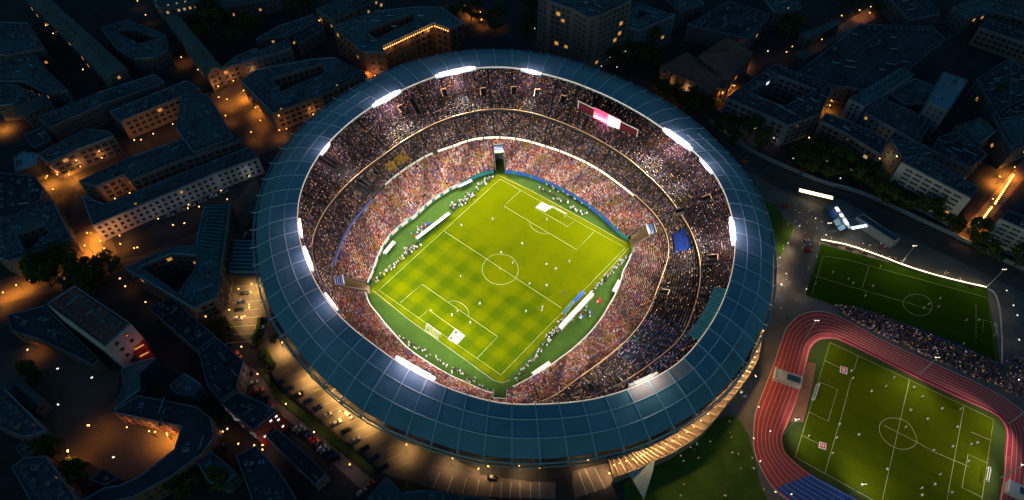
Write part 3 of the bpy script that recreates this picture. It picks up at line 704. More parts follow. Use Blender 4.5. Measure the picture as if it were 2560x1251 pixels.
# benches and shelters round the field
def bench(a, b, dpt, label, h=1.1, seats=True):
    A, B = P(*a), P(*b); d = B - A; t = Vector((-d.y, d.x, 0)).normalized()*dpt; L = d.length
    if t.dot(C0 - A) > 0: t = -t
    root = empty('dugout', A, label, 'dugout'); m = MB()
    m.bar(A + Vector((0,0,h*1.7)) + t*.5, B + Vector((0,0,h*1.7)) + t*.5, dpt, .16, 'white'); m.build('shelter_roof', root)
    m = MB(); m.bar(A + t, B + t, .15, h*1.65, 'white'); m.build('back_wall', root)
    m = MB(); m.bar(A + t*.6 + Vector((0,0,.45)), B + t*.6 + Vector((0,0,.45)), .5, .1, 'bluepaint'); m.build('seat', root)
    for k in range(3):
        m = MB(); p = A + d*k/2 + t*.1; m.tube([p, p + Vector((0,0,h*1.7))], .08, 'steel', 5); m.build('post', root)
bench((1046,604),(1127,541),1.8,'long white dugout along the left touchline of the main pitch')
bench((1394,822),(1476,735),2.0,'long white dugout along the right touchline of the main pitch')
bench((967,641),(991,612),2.0,'short white dugout standing alone on the left grass verge')
bench((1149,475),(1182,459),1.6,'short white dugout close to the upper left stand')
bench((1529,733),(1544,705),1.6,'small white dugout close to the right stand')
bench((1328,937),(1371,908),1.8,'short white dugout on the lower right grass verge')
for i, (q, m, l) in enumerate((([(1405,787),(1413,792),(1437,762),(1429,757)],'greenroof','blue-green canopy tent beside the right dugout'),([(1432,757),(1440,762),(1462,738),(1454,733)],'bluepaint','blue canopy tent at the upper end of the right dugout'))):
    e = empty('canopy_tent', P(*q[0]), l, 'tent'); L = pp(q); c = sum(L, Vector())/4; b = MB()
    for k in range(4): b.face([u(L[k], 2.2), u(L[(k+1) % 4], 2.2), u(c, 3.0)], m)
    b.build('tent_roof', e); b = MB()
    for p in L: b.tube([u(p, 0), u(p, 2.2)], .06, 'white', 5)
    b.build('tent_frame', e)
for x, y, m, l in ((1500,754,'shirt_red','red heap of kit bags on the right grass verge'),(1452,790,'shirt_blue','violet blue heap of bags below the right tents'),(1070,562,'shirt_blue','blue heap of bags on the left grass verge'),(1046,590,'shirt_red','red heap of bags by the end of the left dugout')):
    c = P(x, y); e = empty('bag_pile', c, l, 'bags')
    for k in range(7):
        b = MB(); p = c + Vector((rnd.gauss(0,.9), rnd.gauss(0,.7), .02)); r = rnd.uniform(0, 3)
        dx, dy = .8*math.cos(r), .8*math.sin(r); b.tube([p + Vector((-dx,-dy,.25)), p + Vector((-dx*.6,-dy*.6,.3)), p + Vector((dx*.6,dy*.6,.3)), p + Vector((dx,dy,.25))], [.1,.3,.3,.1], rnd.choice([m, m, 'shirt_dark', 'shirt_white']), 7); b.build('bag', e)
# ------------------------------------------------------------------ ground sheets round the stadium
sheet('plaza', [(1850,340),(1900,420),(2005,470),(2060,490),(2150,520),(2250,565),(2370,615),(2600,730),(2700,1000),(2640,1330),(2100,1330),(1900,1260),(1840,1050),(1700,1130),(1620,1000),(1700,700)], 'plaza', 1)
sheet('road', [(1772,310),(1860,378),(1960,425),(2060,465),(2150,490),(2260,540),(2380,595),(2620,705),(2620,760),(2400,655),(2240,580),(2130,540),(2040,510),(1960,480),(1890,440),(1840,410)], 'road', 2)
sheet('lawn', [(1905,500),(1940,512),(1958,545),(1984,566),(1978,590),(1962,625),(1940,655),(1925,600)], 'lawn', 3)
sheet('lawn', [(1560,1210),(1640,1130),(1760,1060),(1822,1038),(1850,1050),(1872,1090),(1890,1160),(1900,1210),(1940,1290),(1560,1300)], 'lawn', 3)
sheet('car_park', [(560,690),(650,700),(700,860),(800,960),(900,1040),(1010,1100),(1100,1130),(1200,1180),(1180,1240),(1090,1225),(960,1185),(800,1050),(690,950),(650,880),(600,840),(555,780)], 'carpark', 1)
sheet('paving', [(1066,1188),(1080,1160),(1200,1188),(1330,1205),(1390,1205),(1388,1248),(1280,1245),(1180,1240),(1100,1225)], 'paving', 2)
sheet('paving', [(1432,1178),(1520,1158),(1535,1200),(1538,1212),(1437,1246),(1431,1215)], 'paving', 2)
sheet('road', [(520,240),(600,205),(690,300),(740,345),(640,395),(560,300)], 'road', 1)
sheet('street', [(190,470),(225,455),(300,650),(350,640),(540,560),(640,440),(655,500),(600,600),(300,680),(180,720),(0,760),(0,700),(150,660)], 'road', 1)
sheet('square', [(0,880),(120,850),(300,930),(285,1030),(460,1060),(460,1120),(350,1190),(250,1220),(150,1160),(0,990)], 'road', 1)
sheet('lawn', [(1005,1225),(1018,1205),(1045,1222),(1060,1232),(1040,1245)], 'lawn', 3)
# hedge banks along the car park
for q, l in (([(648,800),(655,805),(640,862),(632,860)],'short clipped hedge between two bays of the car park'),([(655,880),(665,876),(690,910),(686,925),(672,918)],'curved clipped hedge at the car park bend'),
             ([(660,940),(672,938),(700,980),(830,1085),(940,1175),(935,1190),(820,1105),(690,1000)],'long dark clipped hedge between the car park and the lane')):
    b = MB(); L = ccw(pp(q)); b.prism(L, 0, 1.6, 'leafB'); root = b.build('hedge')
    for k in range(int(len(L)*60)):
        i = rnd.randrange(len(L)); a, c = L[i], L[(i+1) % len(L)]; t = rnd.random(); p = a.lerp(c, t) + Vector((rnd.gauss(0,.2), rnd.gauss(0,.2), rnd.uniform(.4,1.9))); r = .35
        b.face([p + Vector((rnd.uniform(-r,r), rnd.uniform(-r,r), rnd.uniform(-r,r))) for _ in range(3)], 'leafA')
    COL.objects.unlink(root); bpy.data.objects.remove(root); tag(b.build('hedge'), l, 'hedge')
# bay lines of the car parks
b = MB()
for k in range(17):
    t = k/16; x, y = 680+ t*300, 925 + t*250 - 22*math.sin(t*3.1); b.strip([P(x, y), P(x + 45, y - 25 + 6*t)], .22, Z(3), 'chalkdim')
for k in range(8):
    y = 712 + k*20; b.strip([P(585 - k*2, y + 6), P(652, y)], .3, Z(3), 'chalkdim')
for k in range(9): t = k/8; b.strip([P(735 + t*165, 1062 + t*135), P(757 + t*165, 1052 + t*135)], .2, Z(3), 'chalkdim')
for l in ([(1100,1180),(1082,1222)],[(1132,1190),(1118,1230)],[(1166,1196),(1156,1236)],[(1198,1200),(1190,1240)],[(1232,1205),(1224,1243)],[(1254,1206),(1252,1245)],[(1278,1206),(1274,1245)],[(1300,1207),(1300,1246)],[(1326,1207),(1327,1246)],[(1348,1206),(1350,1246)],
          [(1447,1180),(1468,1238)],[(1462,1172),(1490,1230)],[(1486,1170),(1513,1222)]): b.strip(pp(l), .22, Z(3), 'white')
structure('bay_markings', b)
# ------------------------------------------------------------------ athletics ground on the right
inner = [(2155,1254),(2095,1223),(2028,1186),(1981,1149),(1961,1125),(1957,1092),(1971,1058),(1990,1010),(2005,960),(2018,905),(2027,872),(2045,853),(2068,848),(2102,853),(2180,890),(2300,950),(2400,997),(2470,1028),(2500,1048),(2516,1080),(2512,1140),(2506,1209),(2490,1270),(2450,1330)]
outer = [(2050,1295),(1990,1262),(1935,1222),(1897,1159),(1885,1120),(1884,1080),(1890,1030),(1912,970),(1935,910),(1955,850),(1971,815),(2005,786),(2055,779),(2110,798),(2200,848),(2320,903),(2430,952),(2510,995),(2555,1028),(2590,1075),(2600,1140),(2595,1209),(2580,1270),(2560,1340)]
I_, O_ = spl(pp(inner), 6), spl(pp(outer), 6); nI = len(I_)
lane = lambda f: [a.lerp(c, f) for a, c in zip(I_, O_)]
b = MB(); b.poly([ccw(I_)], Z(2), 'pitch2'); structure('training_field', b)
def band(name, f0, f1, i0, i1, m, k):
    b = MB(); A, B = lane(f0), lane(f1)
    for i in range(i0, i1): b.face([u(A[i], Z(k)), u(A[i+1], Z(k)), u(B[i+1], Z(k)), u(B[i], Z(k))][::-1], m)
    return structure(name, b)
band('running_track', 0, 1, 0, nI - 1, 'track', 3)
band('running_track', -.02, .17, 13*6, 20*6, 'trackred', 4)
band('running_track', 0, .95, 0, 12, 'trackblue', 4)
b = MB(); sheet('runway', [(2020,905),(2040,910),(2030,970),(2008,1055),(1976,1055),(1990,1010),(2005,960)], 'runway', 3)
b = MB()
for f in (.04, .2, .33, .46, .59, .72, .86): b.strip(lane(f), .18, Z(6), 'lane')
b.strip(lane(1.0), .3, Z(6), 'white'); structure('lane_markings', b)
F2 = homog([(0,0),(1,0),(1,1),(0,1)], [P(*q)[:2] for q in ((2075,857),(2484,1049),(2432,1389),(1988,1143))])
turf('training_pitch', F2, -.01, 1.01, -.01, .99, 'turf2', 4, 10)
b = MB()
for l in ([(1988,1143),(2075,857),(2484,1049),(2453,1260)], [(1988,1143),(2062,1184),(2210,1266)], [(2273,952),(2203,1262)], [(2145,890),(2135,925)], [(2127,950),(2108,1025),(2062,1184)], [(2410,1015),(2365,1262)],
          [(2048,955),(2094,974),(2070,1054),(2023,1031)], [(2062,902),(2100,920)], [(2005,1089),(2046,1110)], [(2478,1102),(2427,1080)], [(2467,1158),(2420,1136),(2405,1219),(2456,1244)], [(2210,1064),(2293,1106),(2332,1129),(2424,1168)]):
    px_line(b, l, .2, 6, 'chalkdim')
px_line(b, [(2198,1075),(2202,1058),(2218,1047),(2240,1046),(2262,1052),(2280,1070),(2292,1100),(2286,1114),(2268,1123),(2245,1122),(2224,1112),(2206,1095)], .2, 6, 'chalkdim', True, 4)
structure('training_markings', b)
F3 = homog([(0,0),(1,0),(1,1),(0,1)], [P(*q)[:2] for q in ((2052,610),(2468,724),(2500,912),(2012,738))])
turf('practice_pitch', F3, 0, 1, 0, 1, 'turf3', 3, 10)
b = MB()
for l in ([(2058,640),(2120,650),(2470,745),(2492,905)], [(2030,735),(2058,640)], [(2036,690),(2120,715),(2330,775)], [(2172,668),(2155,722)], [(2457,835),(2458,800),(2497,812)], [(2440,760),(2440,845)]): px_line(b, l, .22, 5, 'chalkdim')
px_line(b, [(2258,755),(2268,742),(2290,736),(2315,742),(2330,760),(2325,780),(2303,790),(2280,785),(2263,772)], .22, 5, 'chalkdim', True, 4); structure('practice_markings', b)
goal((2033,1002), (2045,965), tuple(P(2028,1000)-P(2033,1002)), 'yellowish lit goal at the left end of the training pitch', 2.4)
goal((2458,1203), (2464,1173), tuple(P(2472,1206)-P(2458,1203)), 'white goal at the right end of the training pitch', 2.4)
goal((2482,815), (2484,840), tuple(P(2494,818)-P(2482,815)), 'small white goal on the dark practice pitch', 2.2)
def sign_mat(c, label, kind):
    x, y = c; q = [(x-8,y-10),(x+9,y-5),(x+8,y+11),(x-10,y+5)]; e = empty('sign_board', P(x, y), label, 'sign'); f = homog([(0,0),(1,0),(1,1),(0,1)], [P(*p)[:2] for p in q])
    b = MB(); b.prism([f(0,0), f(1,0), f(1,1), f(0,1)], .05, .35, 'white'); b.build('board', e)
    b = MB(); b.prism([f(.1,.1), f(.9,.1), f(.9,.9), f(.1,.9)], .36, .40, 'shirt_red'); b.build('face', e); b = MB()
    for x0, x1, y0, y1 in (((.3,.4,.25,.75),(.3,.7,.25,.33),(.6,.7,.25,.75),(.3,.7,.66,.74),(.46,.54,.3,.7)) if kind else ((.2,.45,.3,.38),(.28,.36,.3,.7),(.55,.63,.2,.8),(.63,.82,.45,.53),(.2,.45,.6,.67))):
        b.prism([f(x0,y0), f(x1,y0), f(x1,y1), f(x0,y1)], .41, .43, 'white')
    b.build('sign_mark', e)
sign_mat((2109,926), 'red square board with white marks near the top of the training pitch', 1); sign_mat((2056,1115), 'red square board with white marks near the bottom left of the training pitch', 0)
for x, y in [(2126,930),(2130,948),(2176,981),(2213,968),(2282,971),(2304,994),(2274,1028),(2316,1050),(2352,1024),(2399,1024),(2379,1119),(2425,1113),(2440,1109),(2331,1128),(2215,1175),(2302,1222),(2377,1233),(2348,1188),(2262,1070),(2390,1070),(2097,1063),(2090,1097),(2080,1135),(2302,1240),(2334,1213),(2418,1155),(2145,1089),(2233,946),(2020,1093)]:
    person(x, y, 'white_white', 'player in white training on the lit pitch inside the running track', 'players on the training pitch', s=1.25)
for x, y in [(2200,669),(2080,684),(2120,700),(2131,711),(2180,718),(2320,763),(2348,749),(2344,770),(2414,803),(2444,803),(2308,772),(2161,742),(2037,713),(2406,862)]:
    person(x, y, 'white_white', 'player in white on the dark practice pitch beside the plaza', 'players on the practice pitch', s=1.25)
# terrace between the two pitches with its spectators
ter = [(2088,764),(2140,772),(2200,790),(2320,838),(2440,885),(2500,915),(2508,968),(2440,945),(2330,897),(2205,840),(2120,795)]
sheet('terrace', ter, 'standdark', 4)
def in_poly(p, L):
    c = False
    for i in range(len(L)):
        a, d = L[i-1], L[i]
        if (a[1] > p[1]) != (d[1] > p[1]) and p[0] < (d[0]-a[0])*(p[1]-a[1])/(d[1]-a[1]) + a[0]: c = not c
    return c
pos = []
while len(pos) < 2600:
    q = (rnd.uniform(2080, 2560), rnd.uniform(760, 1010))
    if in_poly(q, ter) or (in_poly(q, [(2508,900),(2560,880),(2560,1000),(2515,985)]) and rnd.random() < .3): v = P(*q); pos.append((v.x, v.y, .03))
pos = np.array(pos); crowd('crowd', pos, rs.uniform(0, 6.28, len(pos)), PAL[1][rs.choice(8, len(pos))]*rs.uniform(1.5, 4, (len(pos), 1)), rs.rand(len(pos)) < .05, 1.1)
# lit kerb light along the practice pitch, with dark benches in front of it
kl = [(2052,604),(2100,613),(2140,624),(2200,645),(2260,668),(2330,690),(2400,708),(2462,722)]
L = spl(pp(kl), 6); wl = empty('lit_wall', L[0], 'long low wall washed by a strip of warm light along the practice pitch', 'wall')
b = MB(); [b.bar(u(p, 0), u(q, 0), .5, 1.3, 'concrete') for p, q in zip(L, L[1:])]; b.build('wall', wl)
b = MB(); [b.bar(u(p, 1.32), u(q, 1.32), .5, .25, 'stripw') for p, q in zip(L, L[1:])]; b.build('light_strip', wl)
for k in range(0, len(L), 4): light('strip_light', u(L[k], 2.6), 260, (1, .78, .42), .5, wl)
for x, y in ((2085,612),(2122,621),(2158,630),(2214,647),(2280,668),(2362,695),(2428,716)):
    A = P(x - 9, y - 1); B = P(x + 9, y + 5); b = MB(); b.bar(A, B, 1.0, .5, 'brick'); b.bar(A + Vector((0,0,.5)), B + Vector((0,0,.5)), .3, .9, 'brick')
    tag(b.build('bench'), 'dark reddish bench in front of the lit wall of the practice pitch', 'bench', 'benches along the lit wall')
for pl, m, lab, nm in (([(2012,738),(2020,712),(2036,668),(2050,612)], 'bluegrey', 'pale low fence along the left end of the practice pitch', 'fence'), ([(2468,724),(2484,735),(2494,760),(2500,800),(2503,860),(2503,912)], 'whitewall', 'curved pale fence along the right end of the practice pitch', 'fence'), ([(2140,772),(2320,836),(2502,914)], 'bluepaint', 'blue low fence between practice pitch and terrace', 'fence')):
    L = spl(pp(pl), 4); e = empty(nm, L[0], lab, 'fence'); b = MB(); [b.bar(u(p, .1), u(q, .1), .12, 1.1, m) for p, q in zip(L, L[1:])]; b.build('panel', e)
    for p in L[::3]: b = MB(); b.tube([p, u(p, 1.5)], .09, 'steel', 5); b.build('post', e)
# curved boundary wall above the plaza road
L = spl(pp([(1772,306),(1860,372),(1960,420),(2060,460),(2150,486),(2260,535),(2380,590),(2480,640),(2600,696)]), 6)
e = empty('boundary_wall', L[0], 'long curved blue-grey wall between the dark trees and the plaza road', 'wall'); b = MB(); [b.bar(u(p,0), u(q,0), .6, 2.2, 'bluegrey') for p, q in zip(L, L[1:])]; b.build('wall', e)
b = MB(); [b.bar(u(p,2.2), u(q,2.2), .9, .2, 'paleroof') for p, q in zip(L, L[1:])]; b.build('coping', e)
SKY = .15
# ------------------------------------------------------------------ city: buildings
def window_mesh(name, pane):
    b = MB(); b.prism([(-.5,-.5),(.5,-.5),(.5,.5),(-.5,.5)], 0, .03, pane)
    for x0, x1, y0, y1 in ((-.5,-.42,-.5,.5),(.42,.5,-.5,.5),(-.42,.42,.42,.5),(-.54,.54,-.56,-.46),(-.03,.03,-.46,.42)): b.prism([(x0,y0),(x1,y0),(x1,y1),(x0,y1)], .0, .12 if y1 < 0 else .09, 'frame')
    return b.mesh(name)
WIN = {k: window_mesh('window', k) for k in ('glass', 'glassblue', 'winlit', 'winorange', 'winwhite')}
WINCOUNT = [0]
def bld(label, px, h, wall='stucco', roof='slate', rt='flat', win=1, lit=.03, litm='winorange', hole=None, grid=0, bay=3.6, flr=3.5, ww=1.7, wh=2.0, clutter=1., ribs=0, name='building', cat='building', z0=0, wmax=46, ridge=3.5, pane='glass'):
    if grid and ww == 1.7: ww, wh = bay*.74, flr*.66
    L = ccw([P(x, y, h).to_2d() for x, y in px]); H = ccw([P(x, y, h).to_2d() for x, y in hole])[::-1] if hole else None
    c = sum(L, Vector((0, 0)))/len(L); root = empty(name, (c.x, c.y, z0), label, cat)
    wb = MB()
    for lp in [L] + ([H] if H else []): wb.walls([(p.x, p.y) for p in lp], z0, h, wall)
    wins = []
    for lp in [L] + ([H] if H else []):
        for i in range(len(lp)):
            a, b = lp[i], lp[(i+1) % len(lp)]; d = b - a; ln = d.length
            if ln < 5: continue
            d = d/ln; nrm = Vector((d.y, -d.x)); mid = (a+b)/2
            if nrm.dot(Vector((0, 0)) - mid) < .12*mid.length: continue
            nf = int((h - z0 - .8)/flr); nb = max(1, int((ln - 1)/bay)); m0 = (ln - nb*bay)/2
            if grid:
                for k in range(nb + 1):
                    p = a + d*(m0 + k*bay); q = p + d*.5; wb.prism([p - d*.28, p + d*.28, p + d*.28 + nrm*.28, p - d*.28 + nrm*.28], z0, h - .3, wall)
                for f in range(nf + 1):
                    z = h - .9 - f*flr; wb.prism([a + d*.1, b - d*.1, b - d*.1 + nrm*.2, a + d*.1 + nrm*.2], z, z + .4, wall)
            else:
                wb.prism([a + d*.05, b - d*.05, b - d*.05 + nrm*.18, a + d*.05 + nrm*.18], h - .8, h - .35, wall)
            if win:
                for f in range(nf):
                    for k in range(nb): p = a + d*(m0 + (k+.5)*bay) + nrm*.012; wins.append((p, d, nrm, h - .75 - (f+.5)*flr))
    W = wb.build('wall', root)
    rb = MB(); lp2 = [[(p.x, p.y) for p in L]] + ([[(p.x, p.y) for p in H]] if H else [])
    if rt in ('gable', 'hip') and len(L) == 4:
        if (L[1]-L[0]).length < (L[2]-L[1]).length: L = L[1:] + L[:1]
        A, B, C_, D = [Vector((p.x, p.y, h)) for p in L]; o = .5
        e1 = (B - A).normalized()*o; e2 = (D - A).normalized()*o
        A, B, C_, D = A - e1 - e2, B + e1 - e2, C_ + e1 + e2, D - e1 + e2
        m1, m2 = (A + D)/2, (B + C_)/2; k = .0 if rt == 'gable' else min(.45, .5*(D-A).length/(B-A).length)
        r1, r2 = m1.lerp(m2, k), m2.lerp(m1, k); r1 = r1 + Vector((0, 0, ridge)); r2 = r2 + Vector((0, 0, ridge))
        rb.face([A, B, r2, r1], roof); rb.face([C_, D, r1, r2], roof); gm = wall if rt == 'gable' else roof
        rb.face([D, A, r1], gm); rb.face([B, C_, r2], gm); rb.face([A, D, C_, B], 'tar')
        n = int((B-A).length/2.2)
        for k in range(1, n):
            t = k/n; rb.bar(A.lerp(B, t) + Vector((0,0,.02)), r1.lerp(r2, t) + Vector((0,0,.02)), .1, .1, roof)
            rb.bar(D.lerp(C_, t) + Vector((0,0,.02)), r1.lerp(r2, t) + Vector((0,0,.02)), .1, .1, roof)
        rb.bar(r1, r2, .3, .2, roof)
    else:
        rb.poly(lp2, h + .02, roof)
        e0 = max(range(len(L)), key=lambda i: (L[(i+1) % len(L)] - L[i]).length); dA = (L[(e0+1) % len(L)] - L[e0]).normalized(); dN = Vector((-dA.y, dA.x)); full = L + (H or [])
        for k in range(1, 40):                                       # standing seams of the roof sheet, clipped to its outline
            o = L[e0] + dN*(k*3.1 if roof != 'tar' else k*5.3); xs_ = []
            for lp in [L] + ([H] if H else []):
                for i in range(len(lp)):
                    p, q = lp[i], lp[(i+1) % len(lp)]; a_, b_ = (p - o).dot(dN), (q - o).dot(dN)
                    if (a_ > 0) != (b_ > 0): t = a_/(a_ - b_); xs_.append((p.lerp(q, t) - o).dot(dA))
            if not xs_: break
            xs_.sort()
            for s0, s1 in zip(xs_[::2], xs_[1::2]):
                if s1 - s0 > 3: p, q = o + dA*(s0 + .9), o + dA*(s1 - .9); rb.bar((p.x, p.y, h + .021), (q.x, q.y, h + .021), .3, .16, roof if k % 3 else 'bluegrey')
        if ribs:
            A, B = L[0], L[1]; D, C_ = L[3 % len(L)], L[2]
            for k in range(1, ribs): t = k/ribs; p, q = A.lerp(B, t), D.lerp(C_, t); rb.bar((p.x, p.y, h+.03), (q.x, q.y, h+.03), .35, .5, roof)
    RF = rb.build('roof', root)
    if not (rt in ('gable', 'hip') and len(L) == 4):
        nd = 0
        for i in range(len(L)):
            a, b = L[i], L[(i+1) % len(L)]; dd = b - a; ln = dd.length
            if ln < 16 or not clutter or roof in ('paleroof', 'glassblue'): continue
            dd = dd/ln; nn = Vector((-dd.y, dd.x)); off = rnd.uniform(2.0, 3.2); stp = rnd.choice([3.4, 4.2, 5.5])
            for k in range(1, int(ln/stp)):
                if nd > 34: break
                p = a + dd*k*stp + nn*off
                if H and in_poly(p + nn*1.5, H): continue
                nd += 1; v = MB(); an = math.atan2(dd.y, dd.x); v.box((p.x, p.y, h + .04), 1.5, 1.7, 1.1, 'bluegrey', an); v.box((p.x, p.y, h + 1.141), 1.7, 1.9, .16, roof, an)
                q = p - nn*.86; v.box((q.x, q.y, h + .3), 1.0, .06, .7, 'glass' if rnd.random() > lit*.6 else litm, an); v.build('dormer', RF)
        pb = MB()
        for lp in [L] + ([H] if H else []):
            for i in range(len(lp)):
                a, b = lp[i], lp[(i+1) % len(lp)]
                if (b-a).length > 1: d = (b-a).normalized()*.15; nn = Vector((-d.y, d.x))*1.4; pb.bar((a.x+d.x+nn.x, a.y+d.y+nn.y, h + .03), (b.x-d.x+nn.x, b.y-d.y+nn.y, h + .03), .35, .7, 'paleroof' if roof != 'tar' and rnd.random() < .25 else 'bluegrey')
        pb.build('parapet', root)
        xs = [p.x for p in L]; ys = [p.y for p in L]; area = abs(sum(L[i-1].x*L[i].y - L[i].x*L[i-1].y for i in range(len(L))))/2
        n = min(22, int(area/75*clutter) + (1 if clutter else 0)); t = 0; ang = math.atan2((L[1]-L[0]).y, (L[1]-L[0]).x)
        while n > 0 and t < 90:
            t += 1; p = Vector((rnd.uniform(min(xs), max(xs)), rnd.uniform(min(ys), max(ys))))
            if not in_poly(p, L) or (H and in_poly(p, H)): continue
            if min(abs((L[(i+1) % len(L)]-L[i]).normalized().cross(p - L[i])) for i in range(len(L))) < 2.2: continue
            n -= 1; v = MB(); kind = rnd.choice(['vent', 'vent', 'skylight', 'roof_hatch', 'duct'])
            if kind == 'skylight': v.box((p.x, p.y, h + .03), rnd.uniform(1.5, 3.5), 1.4, .4, 'paleroof', ang); v.box((p.x, p.y, h + .43), 1.3, 1.1, .06, 'glassblue', ang)
            elif kind == 'duct':
                d = Vector((math.cos(ang), math.sin(ang)))*rnd.uniform(1.5, 4); v.tube([(p.x-d.x, p.y-d.y, h+.4), (p.x+d.x, p.y+d.y, h+.4)], .32, 'steel', 6); v.box((p.x+d.x, p.y+d.y, h+.03), .9, .9, 1.1, 'grey', ang)
            else:
                s = rnd.uniform(1.1, 2.6); v.box((p.x, p.y, h + .03), s, s*rnd.uniform(.6, 1.3), rnd.uniform(.7, 1.9), rnd.choice(['grey', 'concrete', 'bluegrey']), ang); v.box((p.x, p.y, h + 1.95), s*.5, s*.5, .3, 'steeldark', ang)
                if kind == 'vent': v.tube([(p.x + s*.3, p.y, h), (p.x + s*.3, p.y, h + 2.6)], .16, 'steel', 6)
            v.build(kind, RF)
    else:
        for k in range(int((L[1]-L[0]).length/14)):
            t = rnd.uniform(.12, .88); p = r1.lerp(r2, t); v = MB(); v.box((p.x + rnd.uniform(-1,1), p.y + rnd.uniform(-1,1), h + .5), .9, 1.3, ridge + 1.0, 'brick'); v.build('chimney', RF)
    if win:
        wins.sort(key=lambda w: (w[0].length, -w[3]))
        if len(wins) > wmax: st = len(wins)/wmax; keep = [wins[int(i)] for i in range(wmax)]; rest = wins[wmax:]
        else: keep, rest = wins, []
        for p, d, nrm, z in keep:
            o = bpy.data.objects.new('window', WIN[litm if rnd.random() < (lit if lit > .2 else lit*.55) else pane]); COL.objects.link(o); o.parent = root
            o.matrix_local = Matrix(((d.x*ww, 0, nrm.x, p.x - c.x), (d.y*ww, 0, nrm.y, p.y - c.y), (0, wh, 0, z - z0), (0, 0, 0, 1))); WINCOUNT[0] += 1
        if rest:
            rbm = MB()
            for p, d, nrm, z in rest:
                a, b = p - d*ww/2, p + d*ww/2; rbm.prism([a, b, b + nrm*.08, a + nrm*.08], z - wh/2, z + wh/2, litm if rnd.random() < lit else pane)
            rbm.build('window_rows', root)['kind'] = 'stuff'
    return root
S = bld
# upper left quarter
S('wide dark roofed block at the far left edge near the top corner', [(0,57),(72,60),(112,121),(13,141),(-30,130)], 14, 'grey','slate',wmax=20)
S('low dark block below the wide corner block at the left edge', [(-10,150),(92,140),(125,185),(172,228),(122,238),(60,205),(-10,205)], 12,'grey','slate2',wmax=20)
S('very long narrow slate block running diagonally beside the dotted street', [(57,-8),(117,-8),(317,173),(268,198)], 15,'grey','slate2','gable',wmax=30)
S('curved corner building around a dark yard left of the tree clump', [(252,70),(319,52),(416,90),(420,128),(385,146),(335,150),(295,128)], 13,'grey','slate',hole=[(290,80),(330,72),(400,98),(345,112)],wmax=40)
S('corner building at the top edge with a row of yellow lit windows', [(375,-10),(490,-20),(497,2),(400,22)], 12,'stone','slate',lit=.85,litm='winlit',flr=6,wmax=30)
S('long diagonal slate wing ending in a gable by the orange square', [(413,46),(453,48),(553,170),(518,190)], 12.5,'stone','slate2','gable',grid=1,bay=4,lit=.12,wmax=40)
S('wing with a glowing grid facade above the orange square', [(545,178),(596,140),(640,122),(655,137),(604,159)], 12,'stone','slate','flat',grid=1,bay=3.4,lit=.06,wmax=60)
S('dim glazed wing continuing the grid facade to the right', [(604,158),(650,128),(722,100),(730,122)], 12,'bluegrey','slate2',grid=1,wmax=50,pane='glassblue')
S('low dark terrace block behind the trees at upper left centre', [(735,98),(800,62),(812,74),(745,112)], 9,'grey','tar',wmax=20)
S('small block with two orange lit corners behind the long brick palace', [(790,25),(860,-6),(960,-12),(885,26),(832,50)], 12,'stone','slate2',lit=.12,litm='winlit',wmax=40)
S('courtyard block with a curved grid facade directly left of the stadium roof', [(603,205),(640,176),(790,148),(838,146),(915,186),(800,242),(682,286)], 13,'stone','slate',hole=[(678,200),(806,160),(816,182),(704,232)],grid=1,bay=3.6,lit=.03,wmax=100)
S('large brick palace with string lights along its eaves and two dishes on the roof', [(833,70),(936,30),(1050,18),(1105,20),(1159,60),(1124,74),(1083,60),(956,118),(964,134),(909,133)], 19,'brick','greenroof',hole=[(915,80),(1030,36),(1040,52),(938,100)],grid=0,bay=4.2,flr=4.5,wmax=40,lit=.02)
S('long ribbed roof row below the diagonal street at left', [(97,295),(242,235),(386,188),(413,208),(255,263),(124,322)], 12,'grey','slate','flat',grid=1,bay=4.5,wmax=50,lit=.03,pane='glassblue')
S('rear wing with a pinkish gridded courtyard wall', [(275,281),(467,203),(500,222),(455,242),(302,306)], 13,'stone','slate',grid=1,bay=3.6,lit=.04,wmax=80)
S('slate wing with dormer rows beside the orange square', [(455,240),(520,236),(585,345),(484,384),(440,322)], 14,'grey','slate2',wmax=40)
S('block with a weathered grid facade and one orange stair at far left', [(95,388),(215,324),(272,330),(286,342),(190,378),(125,408)], 13,'stucco','slate',grid=1,bay=3.8,lit=.1,wmax=80)
S('pale flat roofed hall standing among dark roofs at far left', [(35,396),(57,380),(101,386),(92,413),(40,432)], 10,'grey','paleroof',clutter=.3,win=0)
S('small dark roofed house above the weathered grid block', [(35,264),(100,240),(130,257),(60,288)], 11,'grey','slate','gable',wmax=12)
S('low dark shed at the left edge beside the orange street glow', [(60,340),(110,318),(128,350),(85,372)], 9,'grey','tar',wmax=8)
S('rear wing with a small orange courtyard wall facing the square', [(197,455),(330,393),(470,345),(560,328),(604,352),(458,400),(325,453),(312,437),(242,467)], 12,'stone','slate',bay=3.8,grid=1,lit=.05,wmax=60)
S('long pale facade with rows of small windows facing the street', [(205,490),(262,512),(340,482),(530,406),(622,370),(646,394),(534,436),(232,566)], 12,'whitewall','slate',bay=3.2,flr=3.4,lit=.02,wmax=100,grid=0,ww=1.6,wh=1.8)
S('courtyard block at the left edge with a dark leafy yard', [(-12,560),(131,500),(156,548),(182,598),(22,656),(-12,642)], 12,'stucco','slate',hole=[(42,588),(112,560),(124,585),(62,635)],wmax=60)
